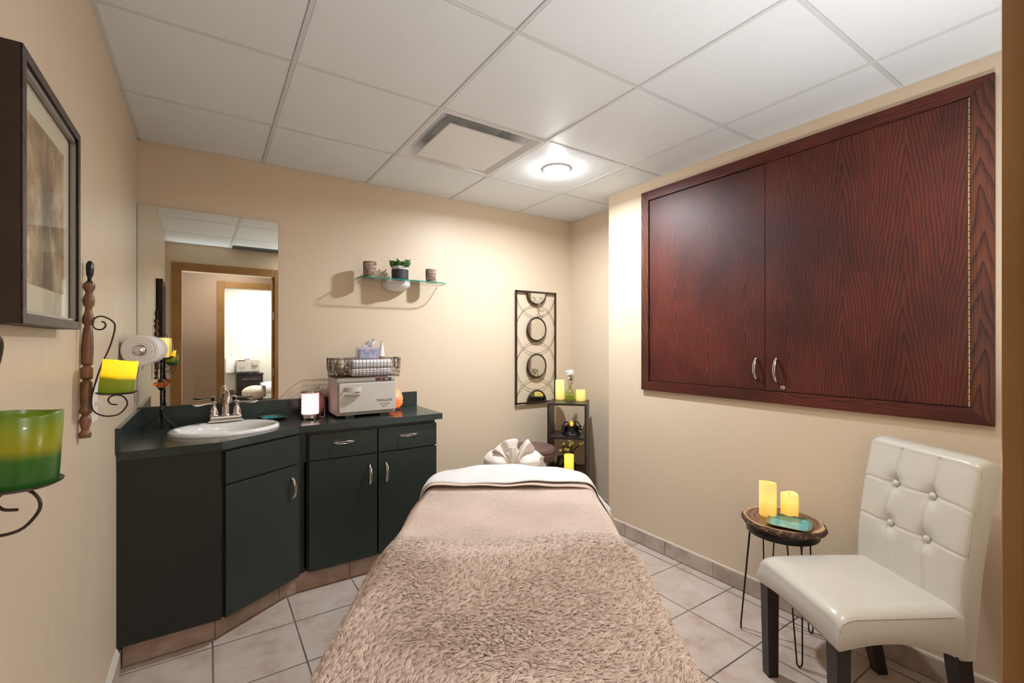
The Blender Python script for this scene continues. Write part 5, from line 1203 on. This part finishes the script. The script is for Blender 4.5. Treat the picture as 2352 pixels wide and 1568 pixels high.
def bk0(u, v):
    x = math.sin((u-0.5)*math.pi)*BWX*0.35+(u-0.5)*2*BWX*0.65
    # loop over the outline: front face up, over the rolled top, down the rear
    if v <= 0.72:
        y, z = bprof(v/0.72); return (x, y+dim(x, z), z)
    if v <= 0.86:
        a = (v-0.72)/0.14*math.pi; y0, z0 = bprof(1.0); R_ = 0.043; c = (y0+0.040, z0-0.004); th = math.pi*0.92-a*0.98
        ex = max(0, (abs(x)-(BWX-0.02))/0.02)
        return (x, c[0]+(R_-0.010*ex*ex*(th > 1.6))*math.cos(th), c[1]+0.032*math.sin(th))
    w_ = (v-0.86)/0.14; y0, z0 = bprof(1.0); z = z0-0.008-(z0-0.008-0.318)*w_
    vv = max(0, (z-0.36)/0.575); yf = 0.402+0.02*vv+0.085*max(0, vv-0.35)**1.6
    return (x, yf+0.076-0.022*(1-vv)**2, z)
nu, nv = 96, 190
V = [[mb.v(bk(i/(nu-1), j/(nv-1))) for j in range(nv)] for i in range(nu)]
for i in range(nu-1):
    for j in range(nv-1): mb.face([V[i][j], V[i+1][j], V[i+1][j+1], V[i][j+1]])
for i in (0, nu-1): mb.face(V[i] if i else list(reversed(V[i])))
mb.face([V[i][0] for i in range(nu)]+[V[i][-1] for i in range(nu-1, -1, -1)])
bmesh.ops.triangulate(mb.bm, faces=[f for f in mb.bm.faces if len(f.verts) > 4])
bk_ = build('backrest', mb, 'leather', ch, world=False, smooth=50)
for cx_ in bt_cols:
    for cz_ in bt_rows:
        v_ = (cz_-0.36)/0.575; y, z = bprof(v_); build('button', MB().sphere((cx_, y+0.013, cz_), 0.0125, 1, 0.72, 1, 18, 12), 'leather', bk_, world=False)
for sx in (-1, 1):
    P = [(sx*(BWX-0.001), bprof(v_)[0]+0.024, bprof(v_)[1]) for v_ in np.linspace(0.2, 0.97, 30)]
    for off in (0, 1):
        mb = MB(); k = 0
        Q = catmull([Vector(p)+Vector((sx*0.0006, 0.006*off, 0)) for p in P], 3)
        for a_, b_2 in zip(Q[::2], Q[1::2]): mb.tube([a_, b_2], 0.0009, 5)
        build('stitching', mb, 'thread', bk_, world=False)
def leg(x, y, top, foot, w0=0.027, w1=0.021):
    mb = MB(); rows = []
    for k in range(6):
        t_ = k/5; cx_ = x+(foot[0]-x)*t_**1.6; cy_ = y+(foot[1]-y)*t_**1.6; z = top*(1-t_); w_ = w0+(w1-w0)*t_
        rows.append([mb.v((cx_+a*w_, cy_+b*w_, z)) for a, b in ((-1, -1), (1, -1), (1, 1), (-1, 1))])
    for A2, B2 in zip(rows, rows[1:]):
        for k in range(4): mb.face([A2[k], A2[(k+1) % 4], B2[(k+1) % 4], B2[k]])
    mb.face(rows[0]); mb.face(rows[-1])
    return build('leg', mb, 'leg_wood', ch, world=False, smooth=None)
leg(-0.190, 0.028, 0.390, (-0.190, 0.032), 0.024, 0.020); leg(0.176, 0.028, 0.390, (0.176, 0.032), 0.024, 0.020)
leg(-0.184, 0.425, 0.37, (-0.186, 0.485), 0.025, 0.020); leg(0.180, 0.425, 0.37, (0.182, 0.485), 0.025, 0.020)

#SECTION SIDE TABLE
sx_, sy_ = 2.155, 1.035
sd = thing('side_table', 'small round side table with live-edge wood slab top and black hairpin legs', 'side table', (sx_, sy_, 0))
r_ = random.Random(2); ph = [r_.uniform(0, 6) for _ in range(5)]
def edge(a): return 0.035*math.sin(2*a+ph[0])+0.018*math.sin(3*a+ph[1])+0.012*math.sin(7*a+ph[2])+0.008*math.sin(13*a+ph[3])
def rag(a): return 0.010*math.sin(23*a+ph[4])+0.008*math.sin(41*a)
tp = build('wood_slab', MB().lathe([(0.150, 0.5465), (0.158, 0.5475), (0, 0.5478)], 96, wob=lambda a, k: edge(a), cap=False), 'slab', sd, world=False)
build('bark_edge', MB().lathe([(0.148, 0.520), (0.162, 0.523), (0.167, 0.531), (0.166, 0.540), (0.161, 0.546), (0.157, 0.5472)], 96, wob=lambda a, k: edge(a)+rag(a+k*0.1), cap=False), 'bark_dark', sd, world=False)
build('slab_underside', MB().lathe([(0.148, 0.520), (0, 0.520)], 96, wob=lambda a, k: edge(a), cap=False), 'bark_dark', sd, world=False)
build('metal_ring', MB().lathe([(0.140, 0.487), (0.143, 0.485), (0.145, 0.488), (0.145, 0.518), (0, 0.5195), (0, 0.512), (0.140, 0.512), (0.140, 0.487)], 56, cap=False), 'black_iron', sd, world=False)
for fx, fy in ((2.085, 1.186), (2.033, 0.908), (2.312, 0.985), (2.250, 1.150)):
    d = Vector((fx-sx_, fy-sy_, 0)); dn = d.normalized(); tn = Vector((-dn.y, dn.x, 0)); a = dn*0.126
    P = [a+tn*0.030+Vector((0, 0, 0.500)), a+dn*0.004+tn*0.027+Vector((0, 0, 0.46)), d+tn*0.011+Vector((0, 0, 0.03))]+[d+tn*0.010*math.cos(q)+Vector((0, 0, 0.0165-0.013*math.sin(q))) for q in np.linspace(0, math.pi, 8)]+[d-tn*0.011+Vector((0, 0, 0.03)), a+dn*0.004-tn*0.027+Vector((0, 0, 0.46)), a-tn*0.030+Vector((0, 0, 0.500))]
    build('hairpin_leg', MB().tube(P, 0.0032, 8), 'black_iron', sd, world=False)
candle('pillar_candle', 'tall glowing candle standing on the small live-edge side table', (2.142, 1.092, 0.5485), 0.0355, 0.152, 'wax', slope=-0.004)
candle('pillar_candle', 'short glowing candle with wavy top on the small live-edge side table', (2.215, 1.032, 0.5485), 0.0355, 0.103, 'wax', wavy=0.0025)
square_plate('decor_plate', 'turquoise and green glazed square plate on the side table before the candles', (2.112, 0.985, 0.5488), 0.085, 0.35, 0.010)

#SECTION LEFT WALL
xf, y0, y1, z0, z1 = -0.262, 1.113, 1.538, 1.371, 1.851
pf = thing('framed_picture', 'deep dark-framed picture with sepia print behind glass on the left wall', 'picture', (XL, (y0+y1)/2, z0))
T = 0.019
mb = MB().prism([(y0, z0), (y1, z0), (y1, z1), (y0, z1)], XL+0.001, XL+0.008, axis=0)
for a, b in (((XL+0.002, y0, z0), (xf-0.002, y0+T, z1)), ((XL+0.002, y1-T, z0), (xf-0.002, y1, z1)), ((XL+0.002, y0+T, z0), (xf-0.002, y1-T, z0+T)), ((XL+0.002, y0+T, z1-T), (xf-0.002, y1-T, z1))): mb.box(a, b)
build('frame', mb, 'frame_dark', pf)
mb = MB()
for a, b in (((xf-0.004, y0, z0), (xf, y0+T, z1)), ((xf-0.004, y1-T, z0), (xf, y1, z1)), ((xf-0.004, y0+T, z0), (xf, y1-T, z0+T)), ((xf-0.004, y0+T, z1-T), (xf, y1-T, z1))): mb.box(a, b, bev=0.001)
build('frame_face', mb, 'frame_grey', pf)
mb = MB()
for a, b in (((xf-0.014, y0+T, z0+T), (xf-0.006, y0+T+0.010, z1-T)), ((xf-0.014, y1-T-0.010, z0+T), (xf-0.006, y1-T, z1-T)), ((xf-0.014, y0+T, z0+T), (xf-0.006, y1-T, z0+T+0.006)), ((xf-0.014, y0+T, z1-T-0.010), (xf-0.006, y1-T, z1-T))): mb.box(a, b)
build('inner_lip', mb, 'frame_silver', pf)
build('mat_board', MB().box((xf-0.020, y0+T, z0+T), (xf-0.017, y1-T, z1-T)), 'mat_board', pf)
pr = build('print', MB().box((xf-0.017, y0+T+0.045, z0+T+0.06), (xf-0.0160, y1-T-0.06, z1-T-0.06)), 'print', pf)
me = pr.data; c_ = Vector((xf-0.0165, (y0+y1)/2, (z0+z1)/2)) - Vector(pf.location); me.transform(Matrix.Translation(-c_)); pr.location = c_
build('glass', MB().box((xf-0.0125, y0+T, z0+T), (xf-0.0105, y1-T, z1-T)), 'picture_glass', pf)
def sconce(name, label, y, dz, lean=0.0, ash=0.0):
    t = thing(name, label, 'candle sconce', (XL, y, 1.19+dz), group='iron scroll candle sconces')
    k = 0.936; zz = lambda z: 1.337+(z-1.337)*k+dz
    # turned wooden post
    zs = [1.050, 1.058, 1.066, 1.074, 1.082, 1.10, 1.112, 1.12, 1.128, 1.135, 1.142, 1.16, 1.20, 1.218, 1.226, 1.232, 1.238, 1.25, 1.262, 1.27, 1.275, 1.285, 1.32, 1.36, 1.385, 1.395, 1.405, 1.42, 1.44, 1.452, 1.46, 1.468, 1.476, 1.484, 1.50, 1.515, 1.522, 1.53]
    rs = [.018, .021, .021, .012, .015, .021, .018, .012, .021, .021, .017, .0195, .021, .0205, .012, .021, .021, .021, .021, .012, .020, .0205, .021, .019, .016, .012, .0205, .0205, .013, .012, .0185, .020, .021, .019, .012, .0205, .0205, .019]
    mb = MB(Matrix.Translation((XL+0.0155, y, zz(1.05))) @ Matrix.Rotation(lean, 4, 'X')); mb.lathe([(r*0.66, (z-1.05)*k) for r, z in zip(rs, zs)], 28)
    build('turned_post', mb, 'spindle', t)
    mb = MB(Matrix.Translation((XL+0.0155, y, zz(1.05))) @ Matrix.Rotation(lean, 4, 'X')); mb.lathe([(0.008, 0.449), (0.009, 0.453), (0.0045, 0.458), (0.005, 0.466), (0.0075, 0.474), (0.0088, 0.492), (0.0085, 0.506), (0.0045, 0.516), (0.0, 0.518)], 24, wob=lambda a, kk: 0.12*math.cos(5*a) if 3 < kk < 7 else 0)
    build('finial', mb, 'black_iron', t)
    L_ = [(-0.274, 1.403), (-0.268, 1.403), (-0.264, 1.392), (-0.273, 1.38), (-0.289, 1.383), (-0.294, 1.401), (-0.287, 1.416), (-0.271, 1.42), (-0.25, 1.408), (-0.242, 1.387), (-0.254, 1.328), (-0.275, 1.266), (-0.293, 1.193), (-0.297, 1.157), (-0.291, 1.129), (-0.266, 1.113), (-0.235, 1.115), (-0.216, 1.136), (-0.213, 1.154), (-0.223, 1.171), (-0.24, 1.176), (-0.254, 1.171), (-0.258, 1.16), (-0.251, 1.149), (-0.236, 1.146)]
    P = catmull([(x*k+0.002+ash*min(1, max(0, (z-1.18)/0.10)), y, zz(z)) for x, z in L_], 5)
    build('scroll_arm', MB().tube(P, 0.0022, 8), 'brown_iron', t)
    cx_, cz_ = -0.2205, zz(1.183)
    build('dish', MB().lathe([(0.006, -0.006), (0.02, -0.004), (0.040, -0.003), (0.0475, 0.001), (0.048, 0.003), (0.040, -0.001), (0, -0.001)], 36, (cx_, y, cz_)), 'brown_iron', t)
    return cx_, cz_
cx_, cz_ = sconce('candle_sconce', 'iron scroll wall sconce on a turned wooden post beyond the framed picture', 1.75, 0.0, math.radians(-7.5))
candle('layered_candle', 'yellow over green candle glowing brightly on the far left-wall sconce', (cx_-0.002, 1.75, cz_+0.0005), 0.0405, 0.094, 'wax_green', tilt=(0, math.radians(7)), wavy=0.0015, wick=False)
cx_, cz_ = sconce('candle_sconce', 'iron scroll wall sconce nearest the camera, cut by the left edge of the photo', 0.908, -0.052, ash=-0.010)
candle('layered_candle', 'big dim green candle nearest the camera on the left wall', (cx_+0.002, 0.908, cz_+0.0005), 0.0405, 0.100, 'wax_green_dim', tilt=(0, math.radians(3)), wavy=0.002, wick=False)
build_wire = tag(build('wall_nail', MB().tube([(XL, 1.60, 1.585), (XL+0.012, 1.60, 1.588)], 0.0012, 6), 'bright_nickel', origin=(XL, 1.60, 1.585)), 'tiny nail in the left wall just right of the framed picture', 'nail')

#SECTION FAR ROOM
towel_warmer(0.548+0.345, -2.95, 'white towel warmer on a black cabinet in the room across the hall', 0.822, flip=True, text=True)
fcab = thing('storage_cabinet', 'black wooden cabinet with long silver pull in the room across the hall', 'cabinet', (0.74, -3.05, 0))
build('carcass', MB().box((0.545, -3.23, 0), (0.94, -2.93, 0.80), bev=0.002), 'dark_wood', fcab)
build('top', MB().box((0.535, -3.235, 0.80), (0.95, -2.915, 0.82), bev=0.002), 'dark_wood', fcab)
for a, b in ((0.56, 0.785), (0.31, 0.55), (0.05, 0.30)):
    d = build('drawer', MB().box((0.555, -2.928, a), (0.93, -2.915, b), bev=0.002), 'dark_wood', fcab); build('pull', MB().tube([(0.62, -2.905, b-0.06), (0.86, -2.905, b-0.06)], 0.005, 8), 'bright_nickel', d)
tag(build('blue_cloth', MB().box((0.72, -2.93, 0.8205), (0.78, -2.912, 0.827), bev=0.002), 'blue_cloth', origin=(0.75, -2.92, 0.8205)), 'small folded blue cloth under the towel warmer across the hall', 'cloth')
fl2 = thing('salt_lamp', 'round white-glowing lamp on top of the towel warmer across the hall', 'lamp', (0.705, -3.05, 0.822+0.236))
build('base', MB().lathe([(0.045, 0), (0.045, 0.012), (0, 0.012)], 24), 'salt_base', fl2, world=False); build('glowing_rock', MB().sphere((0, 0, 0.068), 0.058, 1, 1, 1.1, 20, 14, fn=lambda d: 1+0.05*math.sin(3*d.x+4*d.z)), 'salt_far', fl2, world=False)
ds = thing('towel_dispenser', 'white wall paper dispenser in the room across the hall', 'dispenser', (0.47, FR_Y, 0.83))
build('housing', MB().prism([(0.40, 0.845), (0.41, 0.83), (0.52, 0.83), (0.535, 0.87), (0.54, 1.08), (0.52, 1.095), (0.41, 1.095), (0.40, 1.08)], FR_Y, FR_Y+0.12, bev=0.008, axis=1), 'tissue', ds)
sw = thing('wall_switch', 'small outlet plate above the white dispenser across the hall', 'light switch', (0.50, FR_Y, 1.14))
build('plate', MB().box((0.47, FR_Y, 1.12), (0.515, FR_Y+0.005, 1.165), bev=0.001), 'plastic', sw); build('toggle', MB().box((0.488, FR_Y+0.005, 1.135), (0.497, FR_Y+0.012, 1.15)), 'warmer_trim', sw)
fm = thing('massage_table', 'white-sheeted massage table glimpsed in the room across the hall', 'massage table', (1.5, -2.2, 0))
build('padded_top', MB().box((0.95, -2.65, 0.56), (2.4, -1.95, 0.62), bev=0.025, seg=3), 'vinyl', fm)
for x in (1.1, 2.3):
    for y in (-2.55, -2.05): build('leg', MB().box((x-0.02, y-0.02, 0), (x+0.02, y+0.02, 0.57)), 'leg_wood', fm)
build('face_cradle_frame', MB().box((0.70, -2.45, 0.40), (1.10, -2.25, 0.43), bev=0.005), 'leg_wood', fm)
mb = MB(); mb.grid(lambda u, v: (0.86+1.56*v+0.01*math.sin(9*u), -2.70+0.80*u, 0.645+0.06*math.exp(-((v-0.3)/0.25)**2)+0.01*math.sin(10*u+8*v)-0.10*max(0, (abs(u-0.5)-0.42)/0.08)**2), 40, 30)
o = build('bed_cover', mb, 'tissue', normals=False, origin=(1.7, -2.3, 0.62)); md = o.modifiers.new('thick', 'SOLIDIFY'); md.thickness = 0.01
tag(o, 'white cover spread on the massage table across the hall', 'bed sheet')
fc2 = thing('face_cradle', 'draped cream face rest on the massage table across the hall', 'face rest', (0.76, -2.35, 0.431))
build('cover', MB().sphere((0, 0, 0.115), 0.17, 1.1, 0.85, 0.66, 48, 28, fn=lambda d: 1+0.05*math.sin(14*math.atan2(d.z-0.3, d.x+0.2))*(0.5-0.5*d.z)), 'satin', fc2, world=False, smooth=60)
fs = thing('rolling_stool', 'dark brown stool seat glimpsed at the left of the doorway across the hall', 'stool', (0.38, -2.45, 0))
build('seat', MB().lathe([(0.12, 0.52), (0.135, 0.54), (0.13, 0.60), (0, 0.61)], 30), 'vinyl', fs, world=False); build('gas_post', MB().tube([(0, 0, 0.05), (0, 0, 0.53)], 0.02, 12), 'chrome', fs, world=False)
build('footrest_lever', MB().tube([(0.0, 0, 0.5), (0.17, 0.05, 0.48)], 0.005, 8), 'black_iron', fs, world=False)
for k in range(5):
    a = k*1.2566; build('base_arm', MB().tube([(0, 0, 0.07), (0.2*math.cos(a), 0.2*math.sin(a), 0.02)], 0.014, 8), 'black_iron', fs, world=False)
